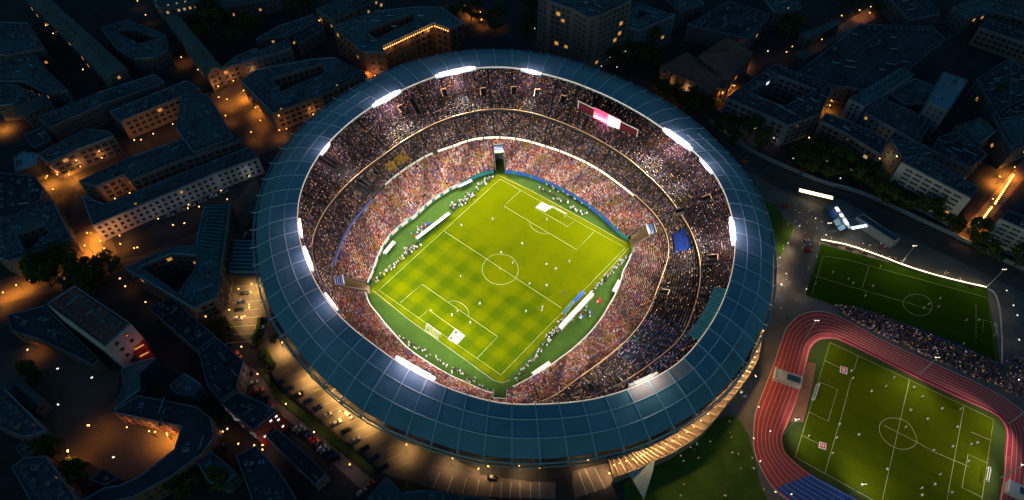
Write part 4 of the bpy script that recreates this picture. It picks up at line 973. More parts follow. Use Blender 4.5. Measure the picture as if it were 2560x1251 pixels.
# left of the stadium
b16 = S('angular glass roofed block with a round yard left of the stadium', [(312,672),(420,624),(488,614),(497,640),(556,640),(577,512),(512,514),(500,600)][:0] or [(312,672),(420,624),(490,614),(512,516),(580,514),(556,690),(545,745),(484,772)], 14,'stone','greenroof',hole=[(352,668),(430,636),(492,640),(488,676),(445,735),(428,722)],bay=3.4,lit=.05,wmax=100,grid=1,clutter=1.5)
rb = MB()
for k in range(13):
    t = k/12; a = P(514 - 14*t, 522 + 100*t, 14.1); c = P(566 - 14*t, 522 + 108*t, 14.1); rb.bar(a, c, .7, 1.1, 'teal')
rb.build('skylight_rib', b16)
rb = MB(); rb.bar(P(580,514,14), P(556,690,14), .9, 2.6, 'stone'); rb.build('screen_wall', b16)
S('pale walled tower with a flat brown roof and a bright skylight', [(118,762),(188,716),(328,810),(262,868)], 24,'whitewall','tile',win=1,bay=5,flr=5,wmax=24,clutter=.5)
rs_ = empty('stair_block', P(345, 868), 'glowing red stair block with three lit slots beside the pale tower', 'building')
q0 = [P(308,846,15), P(343,826,15), P(386,892,5), P(352,909,5)]; b = MB(); b.face(q0[::-1] if (q0[1]-q0[0]).cross(q0[2]-q0[0]).z < 0 else q0, 'redwall')
for i in range(4): A, B = q0[i], q0[(i+1) % 4]; b.face([A, B, u(B, 0), u(A, 0)], 'redwall')
b.build('wall', rs_)
for t in (.22, .5, .78):
    A, B = q0[0].lerp(q0[3], t), q0[1].lerp(q0[2], t); b = MB(); b.bar(A.lerp(B, .2) + Vector((0,0,.03)), A.lerp(B, .85) + Vector((0,0,.03)), .9, .12, 'winorange'); b.build('window', rs_)
light('added_red_light', P(362,872,13), 260, (1,.16,.06), .5, rs_)  # added lamp to redden the block
S('low dark block under the pale tower at left', [(20,790),(110,765),(250,900),(235,915),(100,850),(30,830)], 9,'brick','tar',wmax=20)
S('narrow dark row of flat roofs below the angular glass block, upper part', [(372,772),(428,745),(540,842),(495,880)], 10,'grey','tar',wmax=20,clutter=1.5,ribs=8)
S('narrow dark row of flat roofs continuing down to the red building', [(498,884),(545,846),(610,905),(592,975),(552,1005),(520,968)], 10,'grey','tar',wmax=20,clutter=1.5)
S('small dark house with a pale stair beside the row of flat roofs', [(424,968),(462,935),(505,962),(482,990),(440,985)], 10,'bluegrey','slate',wmax=16)
S('angular glazed gallery bridging the courtyard at lower left', [(303,926),(340,908),(393,894),(348,936),(352,975),(284,1030),(310,965)], 10,'glassblue','greenroof',win=0,clutter=.4)
S('bent dark building curling round the orange courtyard', [(283,1032),(346,990),(493,1018),(528,1045),(537,1092),(508,1135),(430,1192),(335,1244),(250,1262),(190,1262),(262,1220),(300,1214),(350,1192),(437,1124),(455,1068)], 12,'brick','tar',bay=3.6,wmax=60,lit=.05,clutter=1.2)
S('dark pitched building in the bottom left corner', [(30,1170),(62,1146),(116,1140),(202,1262),(90,1275)], 13,'grey','slate',wmax=20)
S('long dark roof at the left edge above the bottom corner', [(-20,950),(15,975),(118,1078),(60,1095),(-20,1060)], 12,'grey','slate',wmax=20)
S('low tiled shed beside the dark courtyard at far left', [(30,975),(60,960),(112,1002),(88,1028)], 7,'grey','slate2','gable',wmax=8,ridge=2)
S('pale rounded pavilion among lit bushes at bottom left', [(40,1118),(85,1098),(95,1120),(60,1150)], 7,'stucco','slate2',wmax=8)
S('deep red building with rows of small white windows', [(552,1010),(594,980),(697,1026),(634,1078)], 17,'redwall','tar',lit=.3,litm='winwhite',bay=2.6,flr=3.4,ww=1.2,wh=1.5,wmax=90,clutter=1.3)
S('long low garage with a dark roof below the red building', [(663,1091),(695,1074),(767,1135),(818,1186),(788,1214),(715,1142)], 7,'grey','tar',wmax=10,clutter=.4)
S('dark flat roof beyond the garage at the bottom edge', [(590,1140),(640,1115),(700,1180),(750,1262),(640,1275)], 9,'grey','tar',wmax=10)
S('broad teal roof at the bottom edge below the car park', [(905,1262),(968,1192),(1004,1232),(1066,1226),(1240,1250),(1240,1290)], 7,'bluegrey','greenroof',win=0,clutter=.4)
# top centre and upper right
S('tall grey tower block with glassy crown at the top centre', [(1347,-12),(1371,4),(1436,26),(1470,48),(1495,42),(1580,2),(1520,-60),(1400,-60)], 40,'stone','slate',bay=3.4,grid=1,wmax=100,pane='glassblue')
S('triangular glass office with a wedge shaped yard beside the tower', [(1554,66),(1598,78),(1688,40),(1592,8)], 20,'bluegrey','greenroof',hole=[(1590,50),(1625,40),(1645,37),(1598,22)],grid=1,wmax=70,pane='glassblue')
S('hip roofed hall with a pale front wall and yellow lamps', [(1651,166),(1717,132),(1822,200),(1775,222)], 12,'stone','tile','hip',ridge=4,wmax=30,bay=4.5)
S('taller brown gabled hall with a swept glazed side', [(1747,141),(1817,95),(1882,132),(1822,203)], 15,'stone','tile','hip',ridge=5,wmax=30)
S('dark office ring with white panels and a pink lit entrance', [(1815,246),(1940,161),(2080,223),(2052,286),(1968,316),(1922,292)], 16,'bluegrey','tar',hole=[(1868,232),(1942,188),(2040,226),(1960,268)],grid=1,bay=4,lit=.04,litm='winwhite',wmax=100)
S('dark block with a glazed white lantern near the top', [(1717,64),(1821,5),(1926,37),(1888,82),(1870,98)], 12,'grey','tar',wmax=40,pane='glassblue',clutter=2)
S('huge flat dark hall with blue skylights at upper right', [(1995,182),(2150,62),(2330,70),(2362,100),(2202,232),(2085,216)], 12,'grey','tar',wmax=20,clutter=.8)
S('low shed beside the orange lit lane at the top right', [(2000,85),(2090,52),(2100,60),(2018,98)], 8,'grey','slate2','gable',wmax=10,ridge=2)
S('curved glass block with a bright white corner', [(2122,248),(2155,230),(2253,172),(2283,188),(2202,242),(2162,268)], 14,'whitewall','greenroof',bay=3,flr=3,wmax=60,pane='glassblue',clutter=2)
S('blue slab with a ribbed roof behind the curved glass block', [(2357,181),(2420,203),(2370,280),(2320,256)], 24,'bluegrey','paleroof',ribs=9,bay=3,wmax=60,pane='glassblue',clutter=.3)
S('yellowish gridded apartment block beyond the dark trees', [(2050,304),(2064,285),(2117,302),(2218,352),(2200,388),(2110,332)], 16,'stucco','tar',grid=1,bay=3.4,lit=.14,litm='winlit',wmax=100)
S('ribbed blue roof behind the yellowish apartment block', [(2160,282),(2200,245),(2330,302),(2298,360)], 14,'bluegrey','slate',ribs=12,wmax=30,clutter=.5)
S('broken row of blue flat roofs right of the apartment block', [(2225,350),(2300,360),(2340,382),(2255,398)], 13,'grey','slate2',wmax=24,clutter=1.5)
S('grey apartment slab with banded balconies facing the plaza', [(2253,407),(2300,384),(2445,470),(2427,498)], 22,'whitewall','slate',grid=1,bay=5,flr=2.9,ww=4,wh=1.3,wmax=100,pane='glassblue',clutter=2.5)
S('dark terrace of roofs behind the banded apartment slab', [(2330,378),(2425,422),(2468,388),(2390,330),(2345,345)], 15,'grey','tar',wmax=20,clutter=2)
S('long banded office at the right edge below the orange street', [(2498,548),(2520,528),(2600,560),(2600,592)], 18,'whitewall','tar',grid=1,bay=5,flr=2.8,ww=4,wh=1.2,wmax=80,pane='glassblue')
S('gridded block facing down at the top right corner', [(2447,70),(2470,50),(2600,92),(2600,122)], 13,'stucco','tar',grid=1,bay=3.4,wmax=70)
S('dark slab at the far top right edge', [(2380,20),(2460,-10),(2600,20),(2600,60),(2480,30),(2420,48)], 12,'grey','slate',wmax=12)
S('dark flat block right of the blue slab', [(2440,200),(2520,150),(2600,190),(2600,280),(2500,300)], 14,'grey','tar',wmax=20)
S('dark roofs stepping down at the right edge above the orange street', [(2480,288),(2560,248),(2600,278),(2600,345),(2530,380)], 14,'grey','slate',wmax=20)
S('dark long roof below the broken blue roofs', [(2385,318),(2450,296),(2490,330),(2448,362)], 13,'grey','slate2',wmax=16)
S('thin dark block at the top between tower and lantern block', [(1640,-20),(1720,-20),(1760,10),(1700,30)], 14,'grey','slate',wmax=14)
S('dark roofed terrace at the top edge left of the brick palace', [(500,-20),(640,-30),(700,-5),(560,20)], 10,'grey','slate2',wmax=16)
S('low grey strip of shops beside the plaza road', [(2140,545),(2158,536),(2250,598),(2236,606)], 5,'bluegrey','glassblue',win=0,clutter=.2)
S('long dark slate roof between the yard trees and the palace', [(640,100),(700,66),(785,38),(796,54),(720,92)], 9,'grey','slate',wmax=14)
S('dark roof at the left edge below the wide corner block', [(-12,212),(42,214),(92,236),(35,262),(-12,268)], 11,'grey','slate2',wmax=10)
S('dark block at the left edge above the leafy courtyard', [(-12,432),(88,442),(108,470),(104,500),(40,542),(-12,548)], 11,'grey','tar',wmax=14)
S('dark flat roofed office at the top edge right of the orange lane', [(2215,-12),(2300,-18),(2350,36),(2272,52)], 11,'grey','tar',wmax=14)
S('small slate roofed block at the top edge between lantern block and lane', [(1905,-8),(1985,-14),(2005,22),(1935,32)], 11,'grey','slate',wmax=14)
S('low blue roof between the curved glass block and the ribbed slab', [(2222,236),(2285,198),(2345,222),(2312,262),(2262,264)], 9,'grey','slate2',win=0)
S('dark house below the curling building at the bottom', [(490,1152),(530,1128),(592,1182),(562,1216),(522,1206)], 9,'grey','slate',wmax=10)
S('square dark roof left of the curling building near the bottom edge', [(225,1200),(262,1172),(300,1196),(262,1216)], 6,'grey','tar',win=0,clutter=.5)
# small glowing pavilion on the plaza
pv = empty('pavilion', P(2110,555), 'glowing glass pavilion with white beams on the plaza', 'pavilion')
b = MB(); b.prism(pp([(2056,528),(2090,508),(2170,548),(2168,560),(2100,582)]), 0, 3.6, 'glassblue', 'slate'); b.build('hall', pv)
b = MB()
for a, c in (((2088,518),(2108,545)),((2108,545),(2124,572)),((2124,572),(2166,565))): b.bar(P(*a, 3.7), P(*c, 3.7), 1.2, 1.0, 'white')
b.build('roof_beam', pv)
for i, (a, c) in enumerate((((2090,520),(2096,529)),((2101,536),(2106,543)),((2110,549),(2118,562)),((2130,572),(2136,571)),((2140,570),(2147,569)),((2150,568),(2157,567)),((2160,566),(2166,565)))):
    b = MB(); b.bar(P(*a, 4.75), P(*c, 4.75), 1.5, .6, 'winwhite'); b.build('light_panel', pv)
for q in ([(2072,530),(2084,526),(2092,540),(2080,548)], [(2082,552),(2096,546),(2102,562),(2090,566)], [(2092,570),(2108,563),(2114,572),(2100,578)]):
    b = MB(); b.prism(pp(q, 3.7), 3.7, 4.0, rnd.choice(['paleroof','bluepaint'])); b.build('skylight', pv)
light('pavilion_light', P(2110,552,8), 700, (.75, .88, 1), 1, pv)
cs = empty('light_canopy', P(2040,486), 'long slim canopy glowing warm white by the plaza road', 'canopy')
b = MB(); b.bar(P(1997,476,3), P(2083,496,3), 2.4, .3, 'steel'); b.build('canopy_roof', cs); b = MB(); b.bar(P(1998,476,3.32), P(2082,496,3.32), 2.2, .3, 'stripw'); b.build('light_panel', cs)
b = MB(); [b.tube([P(x, y), P(x, y, 3)], .12, 'steel', 5) for x, y in ((2003,478),(2030,484),(2056,490),(2080,496))]; b.build('post', cs); light('canopy_light', P(2040,487,6), 500, (1,.8,.5), .5, cs)
hb = empty('sail_canopy', P(1600,1180), 'blue triangular sail canopy below the promenade deck', 'canopy')
b = MB(); q = [P(1570,1182,7), P(1636,1152,9), P(1633,1176,7.5), P(1610,1249,3)]; b.face(q, 'paleroof'); b.face([p - Vector((0,0,.25)) for p in q][::-1], 'bluegrey'); b.build('sail', hb)
b = MB(); [b.tube([u(p, 0), p], .15, 'steel', 6) for p in (q[0], q[1], q[3])]; b.build('mast', hb)
bx = empty('link_bridge', P(610,640), 'covered link bridge with slatted roof joining the stadium on the left', 'bridge')
b = MB(); b.prism(pp([(588,604),(650,604),(655,690),(572,690)], 9), 8, 9, 'concrete'); b.build('deck', bx); b = MB()
for k in range(9): y = 606 + k*9.5; b.bar(P(586 - k, y, 9.05), P(652, y + 1, 9.05), .6, 1.6, 'steel')
b.build('slat', bx); b = MB(); [b.box(tuple(P(x, y, 0)), 1, 1, 7.98, 'concrete') for x, y in ((592,622),(645,622),(582,690),(648,690))]; b.build('pier', bx)
for a, c, lab in (((1932,940),(2000,962),'white van like timing hut standing across the running track'), ((2512,1220),(2570,1245),'pale timing hut at the lower right end of the running track')):
    e = empty('timing_hut', (P(*a)+P(*c))/2, lab, 'hut'); A, B = P(*a), P(*c); b = MB(); b.bar(A, B, 5, 3.2, 'whitewall'); b.build('body', e)
    b = MB(); b.bar(A.lerp(B, .45) + Vector((0,0,3.21)), A.lerp(B, .93) + Vector((0,0,3.21)), 2.8, .12, 'glassblue'); b.build('roof_window', e)
    b = MB(); b.bar(A - (B-A)*.03 + Vector((0,0,3.0)), A + (B-A)*.03 + Vector((0,0,3.0)), 5.4, .6, 'white'); b.build('cornice', e)
for (x, y), lab in (((1053,46), 'round white satellite dish at the upper end of the palace roof'), ((986,73), 'white satellite dish above the palace courtyard')):
    p = P(x, y, 19.2); e = empty('satellite_dish', p, lab, 'dish'); b = MB(); rings = [[p + Vector((r*math.cos(a), r*math.sin(a)*.9, 1.6 + r*r*.12 + r*math.sin(a)*-.4)) for a in np.arange(0, 6.28, .5236)] for r in (.3, 1.2, 2.1)]
    b.face(rings[0], 'white'); [b.face([A[k], A[(k+1) % 12], B[(k+1) % 12], B[k]], 'white') for A, B in zip(rings, rings[1:]) for k in range(12)]; b.build('reflector', e)
    b = MB(); b.tube([p, p + Vector((0,0,1.7))], .15, 'steel', 6); b.build('mast', e)
# string lights under the palace eaves
sl_ = empty('string_light', P(1020,88,18), 'string of warm bulbs along the palace eaves', 'lights'); b = MB(); bulbs = MB()
for a, c in (((957,121),(1082,63)), ((1084,62),(1122,76))):
    A, B = P(*a, 18.4), P(*c, 18.4); o = Vector((.1, -.7, 0)); b.tube([A + o, B + o], .05, 'black', 4); n = int((B-A).length/1.5)
    for k in range(n): p = A.lerp(B, (k+.5)/n) + o; bulbs.box((p.x, p.y, p.z - .5), .45, .45, .45, 'lampO')
b.build('cable', sl_); bulbs.build('bulbs', sl_)
for t in (.15, .5, .85): light('string_glow', P(957+125*t, 124-58*t, 17) + Vector((1, -3, 0)), 260, (1,.6,.25), .5, sl_)
print('windows', WINCOUNT[0])
sheet('street', [(2060,250),(2075,262),(2330,118),(2590,8),(2580,-10),(2320,100)], 'road', 3)
sheet('street', [(2385,600),(2425,610),(2600,400),(2600,350)], 'paving', 2)
sheet('street', [(1985,135),(2010,150),(2190,45),(2170,20)], 'paving', 2)
sheet('street', [(1790,275),(1815,290),(1900,225),(1880,205)], 'paving', 2)
for (a_, c_), lab in ((((2433,578),(2478,520)),'row of small amber lights along the kerb of the right edge street'),(((2487,510),(2532,440)),'thin amber light line up the right edge street')):
    b = MB(); A, B = P(*a_), P(*c_)
    for k in range(14): p = A.lerp(B, k/13); b.box((p.x, p.y, .02), .6, .6, .8, 'lampO')
    e = empty('kerb_light', A, lab, 'lights'); b.build('bulbs', e); b = MB(); b.bar(A + Vector((1,0,0)), B + Vector((1,0,0)), .3, .5, 'concrete'); b.build('kerb', e)
# ------------------------------------------------------------------ trees
def tree_proto(name, seed, n, leaf, rx, rz_, z0):
    rr = random.Random(seed); root = empty(name, (0,0,0), None, None); t = MB()
    t.tube([(0,0,0),(.1,.05,z0*.5),(.05,-.1,z0),(.2,.1,z0+rz_)], [.38,.3,.26,.1], 'bark', 7)
    cl = []
    for k in range(13):
        a = rr.uniform(0, 6.28); e = rr.uniform(-.35, 1.0); r = rr.uniform(.45, .95)
        c = Vector((rx*r*math.cos(a)*math.cos(e*.9), rx*r*math.sin(a)*math.cos(e*.9), z0 + rz_*.8 + rz_*r*math.sin(e)))
        cl.append((c, rr.uniform(.28, .48)*rx)); t.tube([(0,0,z0*.8), tuple(c*.55 + Vector((0,0,z0*.3))), tuple(c)], [.16,.1,.04], 'bark', 5)
    t.build('trunk', root); b = MB()
    for k in range(n):
        c, r = rr.choice(cl); d = Vector((rr.gauss(0,1), rr.gauss(0,1), rr.gauss(0,.8))).normalized()*r*rr.uniform(.55, 1.05)
        p = c + d; s = rr.uniform(.22, .5); x = Vector((rr.gauss(0,1), rr.gauss(0,1), rr.gauss(0,.6))).normalized()*s; y = x.cross(d).normalized()*s*.7
        b.face([p - x, p - y, p + x, p + y], leaf if rr.random() < .75 else ('leafA' if leaf == 'leafB' else 'leafB'))
    b.build('crown', root); return root
TP = [tree_proto('broadleaf_tree', 1, 1500, 'leafA', 5.0, 3.8, 3.2), tree_proto('broadleaf_tree', 2, 1700, 'leafB', 4.4, 4.6, 3.6), tree_proto('broadleaf_tree', 4, 1300, 'leafA', 3.6, 3.2, 2.6)]
bpy.context.view_layer.update()
for t in TP: reg(t)
def trees(pts, label, group, s=(1.0, 1.5)):
    for x, y in pts:
        k = rnd.uniform(*s); place(rnd.choice(TP), tuple(P(x, y)), rnd.uniform(0, 6.28), (k, k, k*rnd.uniform(.85, 1.15)), label, group, 'tree')
trees([(478,105),(500,70),(520,110),(545,85),(560,118),(585,95),(600,118),(618,88),(530,50),(575,55),(640,80)], 'dark bushy tree in the block yard at upper left', 'trees in the upper left yard')
trees([(730,25),(755,10),(775,28),(742,42)], 'dark tree at the top edge left of the palace', 'trees left of the palace')
trees([(1135,42),(1158,38),(1178,52),(1200,58),(1222,62),(1240,80),(1190,28),(1250,48)], 'leafy tree glowing orange in the lamplight right of the palace', 'orange lit trees by the palace', (.8, 1.2))
trees([(1325,60),(1318,90),(1330,40)], 'dark tree at the left foot of the grey tower', 'trees by the grey tower')
trees([(1525,150),(1555,170),(1580,140),(1600,175),(1630,150),(1545,120),(1640,190),(1500,130),(1620,125)], 'dark green tree in the grove between triangular office and stadium', 'trees of the upper grove', (1.1, 1.6))
trees([(1672,245),(1700,262),(1735,255),(1760,275),(1715,285),(1650,230)], 'dark green tree in front of the hip roofed hall', 'trees before the hip roofed hall')
trees([(1805,335),(1840,320),(1870,345),(1830,355),(1895,372)], 'dark tree below the dark office ring', 'trees below the office ring')
trees([(1990,395),(2020,425),(2050,405),(2085,430),(2110,445),(2060,455),(2130,415),(2000,440),(2150,470),(2185,480),(2165,440),(2035,380)], 'dark green tree in the park beyond the plaza road', 'trees beyond the plaza road', (1.1, 1.5))
trees([(2225,500),(2265,530),(2300,545),(2340,560),(2380,580),(2420,605),(2250,505),(2320,525),(2370,555),(2440,640),(2480,650),(2530,670),(2200,515)], 'dark tree in the row between apartment slab and boundary wall', 'trees below the apartment slab', (1.0, 1.4))
trees([(100,690),(125,672),(150,695),(175,670),(205,700),(235,690),(262,705),(285,690),(130,715),(190,725),(245,728)], 'dark tree in the clump beside the orange crossing', 'trees by the orange crossing', (1.1, 1.5))
trees([(165,570),(178,590),(172,610)], 'small street tree lit yellow beside the leafy yard block', 'yellow lit street trees', (.6, .8))
trees([(95,560),(110,580),(80,610)], 'dark tree inside the leafy yard at the left edge', 'trees in the left yard', (.7, .9))
trees([(90,940),(105,960),(150,1135),(120,1110),(185,1185),(215,1195),(440,1215),(470,1225),(500,1200),(560,1215),(535,1180)], 'dark tree in the gardens along the bottom left', 'trees at the bottom left', (.8, 1.3))
trees([(2440,240),(2465,265),(2490,250),(2510,235),(2450,285),(2525,270)], 'dark tree in the yard right of the blue slab', 'trees right of the blue slab', (1.0, 1.4))
trees([(1960,60),(1985,80),(1960,100),(2110,20),(2150,15),(2190,30)], 'dark tree at the top right beside the orange lane', 'trees by the orange lane')
trees([(660,905),(640,870),(668,930),(685,960),(650,850)], 'low round shrub tree along the car park hedge', 'shrub trees along the hedge', (.35, .55))
# ------------------------------------------------------------------ street lamps
def lamp_proto(head):
    r = empty('street_lamp', (0,0,0), None, None); b = MB(); b.tube([(0,0,0),(0,0,.9),(0,0,6.6)], [.16,.1,.07], 'steeldark', 6); b.build('pole', r)
    b = MB(); b.tube([(0,0,6.6),(.5,0,7.0),(1.3,0,7.1)], .05, 'steeldark', 5); b.build('arm', r); b = MB(); b.tube([(.95,0,6.95),(1.1,0,6.9),(1.7,0,6.9),(1.85,0,6.95)], [.08,.26,.26,.08], head, 7); b.build('lamp_head', r); return r
LP = {k: lamp_proto(k) for k in ('lampO', 'lampW')}
bpy.context.view_layer.update()
for t in LP.values(): reg(t)
OR, WH = (1, .31, .035), (1, .86, .7)
def lamps(pts, label, group, head='lampO', e=0, col=OR, s=.85):
    for q in pts:
        o = place(LP[head], tuple(P(q[0], q[1])), rnd.uniform(0, 6.28), s, label, group, 'street lamp')
        en = q[2] if len(q) > 2 else e; en = en*3.6 if en >= 2000 else (en*1.7 if en >= 600 else en*.7)
        if en: light('lamp_light', tuple(Vector(o.location) + Vector((0, 0, 6.6*s))), en*1.1, col, .3, None, R(150), tuple(Vector(o.location) + Vector((.01, 0, 0))), 1.0)
lamps([(92,42),(108,56),(127,80),(148,104),(182,122),(204,148),(222,190)], 'street lamp in the dotted line along the diagonal street at upper left', 'lamps of the diagonal street', 'lampO', 40)
lamps([(350,20),(377,57),(405,38)], 'street lamp by the lit corner building at the top left', 'lamps by the lit corner building', 'lampO', 300)
lamps([(460,160,900),(505,196,500)], 'orange street lamp in the lane left of the diagonal wing', 'lamps left of the diagonal wing', 'lampO')
lamps([(540,225,5200),(612,248,3200),(645,285,2000),(690,318,2000),(575,305,700),(640,350,600),(580,268,1600),(655,318,1200),(700,345,700),(560,262,1200)], 'orange street lamp on the orange square', 'lamps of the orange square', 'lampO')
lamps([(325,345,500),(400,312,700),(362,372,0),(450,288,260)], 'orange lamp in the gridded courtyard at left', 'lamps of the gridded courtyard', 'lampO')
lamps([(12,325,3000),(155,345,500),(180,392,500),(220,408,700)], 'orange street lamp by the weathered grid block', 'lamps by the weathered grid block', 'lampO')
lamps([(128,462,4200),(185,452,3600),(152,492,900)], 'orange street lamp in the glowing lane at left', 'lamps of the glowing lane', 'lampO')
lamps([(238,598,5000),(232,632,4200),(195,640,900),(268,640,1500),(310,625,900),(215,668,1200)], 'bright orange lamp at the crossing beside the pale facade', 'lamps of the orange crossing', 'lampO')
lamps([(158,688,1400),(60,725,2000),(22,745,2400),(85,715,700),(5,770,900)], 'orange lamp along the street below the tree clump', 'lamps below the tree clump', 'lampO')
lamps([(290,478,800),(340,470,300),(390,445,200)], 'orange lamp in the small courtyard of the rear wing', 'lamps of the rear wing yard', 'lampO')
lamps([(345,635),(362,636),(480,535),(505,532),(440,578),(475,572),(545,548),(580,520)], 'small lamp on the dark street left of the stadium', 'lamps of the dark street', 'lampO', 50)
lamps([(320,712,160),(372,770,120),(400,782,120),(445,806,120),(330,728,260),(490,812,120),(520,806,200),(540,795,200)], 'small warm lamp along the foot of the angular glass block', 'lamps at the angular glass block', 'lampO')
lamps([(640,722,2000),(638,752,1600),(632,773,1600),(628,790,1600),(622,812,1400),(600,742,900),(590,790,900)], 'warm lamp between the bays beside the stadium wall', 'lamps of the upper bays', 'lampO', col=(1,.58,.22))
lamps([(710,878,2200),(780,950,2800),(838,992,3000),(862,1038,2200),(918,1062,2600),(1018,1132,1900),(1052,1122,300)], 'amber lamp along the inner side of the car park', 'lamps of the car park', 'lampO', col=(1,.55,.17))
lamps([(1130,1165,1400),(1200,1178,1400),(1228,1182,700),(1300,1186,1400),(1344,1188,500),(1460,1164,1500),(1515,1190,1200)], 'amber lamp along the forecourt at the bottom of the stadium', 'lamps of the forecourt', 'lampO', col=(1,.6,.25))
lamps([(258,1085,1500),(197,1158,1500)], 'glowing amber lamp in the dark courtyard at bottom left', 'amber courtyard lamps', 'lampO', s=1.3)
lamps([(176,938),(242,969),(175,1034),(315,1156)], 'white lamp in the dark courtyard at bottom left', 'white courtyard lamps', 'lampW', 60, WH, 1.1)
lamps([(432,1104,2600),(395,1096,1400),(455,1125,900),(92,885,700),(118,868,900)], 'orange lamp against a wall of the lower left courtyard', 'wall side courtyard lamps', 'lampO')
lamps([(575,1092),(605,1130),(572,1098),(650,1120),(660,1125),(540,1130)], 'tiny lamp at the foot of the red building', 'lamps by the red building', 'lampO', 120)
lamps([(822,50,1100),(802,68,200)], 'orange lamp at the lit corner behind the palace', 'lamps behind the palace', 'lampO')
lamps([(1180,42,2600),(1204,52,2600),(1206,66,1400),(1250,72,500),(1160,32,900),(1118,12,100)], 'orange lamp among the trees right of the palace', 'lamps right of the palace', 'lampO')
lamps([(918,200,2000),(908,212,300),(1095,118,200)], 'orange lamp by the end wall of the palace', 'lamps by the palace end wall', 'lampO')
lamps([(1458,136),(1342,108),(1338,88),(1620,60),(1635,105),(1518,165),(1565,148),(1500,182),(1540,190)], 'small white lamp on the dark street below the grey tower', 'lamps below the grey tower', 'lampW', 25, WH)
lamps([(1546,84,350)], 'single orange lamp beside the triangular office', 'lamps by the triangular office', 'lampO')
lamps([(1680,210,500),(1692,222,500),(1755,245,300),(1850,165,2600),(1825,232,3200),(1800,248,900)], 'amber lamp beside the hip roofed hall', 'lamps by the hip roofed hall', 'lampO')
lamps([(1950,345),(2010,360),(1995,308),(2025,285),(2050,272),(1915,150),(1970,137),(1955,150),(2045,120)], 'small lamp on the street round the dark office ring', 'lamps round the office ring', 'lampO', 130)
lamps([(1932,366,160)], 'pinkish lamp at the entrance of the office ring', 'office entrance lamps', 'lampW', col=(1,.55,.6))
lamps([(2030,98,3600),(2048,104,2600),(2075,88,2200),(2100,60,500),(2145,46,900),(2170,34,600),(2170,52,300)], 'orange lamp along the lit lane at the top right', 'lamps of the lit lane', 'lampO')
lamps([(2040,300,2600),(2062,280,2200),(2075,272,600),(2130,245,120),(2298,110,90),(2205,205,60)], 'orange lamp in the narrow street beside the curved glass block', 'lamps of the narrow street', 'lampO')
lamps([(2068,352),(2072,362),(2140,392),(2180,378),(2150,395),(2060,400),(2010,410),(2112,388,1100),(2168,408,1300),(2060,352,900)], 'small lamp at the foot of the yellowish apartment block', 'lamps by the apartment block', 'lampO', 160)
lamps([(2490,462,5200),(2450,560,3000),(2520,440,3500),(2540,400,4200),(2470,520,900),(2410,595,900)], 'orange lamp along the orange street at the right edge', 'lamps of the right edge street', 'lampO')
lamps([(1970,412),(2064,422),(2096,464),(2122,442),(2202,502),(2264,532),(2418,616),(2498,268),(2357,375)], 'white lamp among the dark trees beyond the plaza road', 'lamps beyond the plaza road', 'lampW', 25, WH)
lamps([(1935,730,900)], 'bright white lamp against the right side of the stadium', 'lamp at the right of the stadium', 'lampW', col=WH, s=1.3)
lamps([(1962,630,1100),(1950,700,1300),(1985,585,700),(1945,660,900),(2005,745),(2050,602),(2030,560)], 'warm lamp on the plaza right of the stadium', 'lamps of the plaza', 'lampW', 330, (1,.72,.42))
lamps([(2502,740),(2512,775),(2520,800),(2530,960),(2525,860)], 'warm lamp on the path along the right end of the practice pitch', 'lamps by the practice pitch', 'lampW', 130, (1,.75,.5))
lamps([(1884,962),(1868,1105),(1893,1160),(1915,1085),(1935,1245),(1960,1250),(1880,1030),(1840,990)], 'small lamp along the outer kerb of the running track', 'lamps along the running track', 'lampW', 90, (1,.7,.5))
# added globe lamps, put in to wash the fronts with light
def globe(): 
    r = empty('added_globe_lamp', (0,0,0), None, None); b = MB(); b.tube([(0,0,0),(0,0,.5),(0,0,4.6)], [.18,.1,.07], 'steeldark', 6); b.build('pole', r)
    b = MB(); b.tube([(0,0,4.6),(0,0,4.75),(0,0,5.0),(0,0,5.15)], [.08,.24,.24,.06], 'lampO', 8); b.build('globe', r); return r
GP = globe(); bpy.context.view_layer.update(); reg(GP)
def globes(pts, label, group, col=(1, .36, .10)):
    for x, y, e in pts:
        o = place(GP, tuple(P(x, y)), 0, 1.0, label, group, 'street lamp'); light('lamp_light', tuple(Vector(o.location) + Vector((0, 0, 5.8))), e, col, .4)
globes([(552,232,650),(590,218,650),(640,196,420)], 'added globe lamp washing the glowing grid facade above the orange square', 'added globe lamps at the grid facade')
globes([(345,366,620),(392,350,620),(440,326,500)], 'added globe lamp washing the pinkish gridded courtyard wall', 'added globe lamps in the gridded court')
globes([(155,452,520),(212,432,720),(265,410,400)], 'added globe lamp in front of the weathered grid facade', 'added globe lamps at the weathered facade')
globes([(722,338,520),(788,302,480),(845,262,420)], 'added globe lamp below the curved grid facade left of the stadium roof', 'added globe lamps at the curved facade')
globes([(262,618,1300),(310,604,900)], 'added globe lamp washing the left end of the long pale facade', 'added globe lamps at the pale facade end')
globes([(405,562,90),(480,527,90),(560,492,90),(630,456,90)], 'added dim cool globe lamp along the middle of the long pale facade', 'added cool globe lamps at the pale facade', (.75,.9,1))
globes([(298,512,420),(334,498,300)], 'added globe lamp in the small orange courtyard of the rear wing', 'added globe lamps in the small court')
globes([(1010,150,350),(1060,132,350),(1108,116,300)], 'added globe lamp under the string lit palace front', 'added globe lamps at the palace front', (1,.5,.25))
globes([(940,205,700)], 'added globe lamp by the brick end block of the palace', None, (1,.45,.2))
globes([(1665,222,350),(1710,242,350),(1790,240,500)], 'added globe lamp at the pale wall of the hip roofed hall', 'added globe lamps at the hip roofed hall', (1,.5,.18))
globes([(1840,318,260),(1880,338,260)], 'added white globe lamp below the white panelled office front', 'added globe lamps at the office ring', (.85,.92,1))
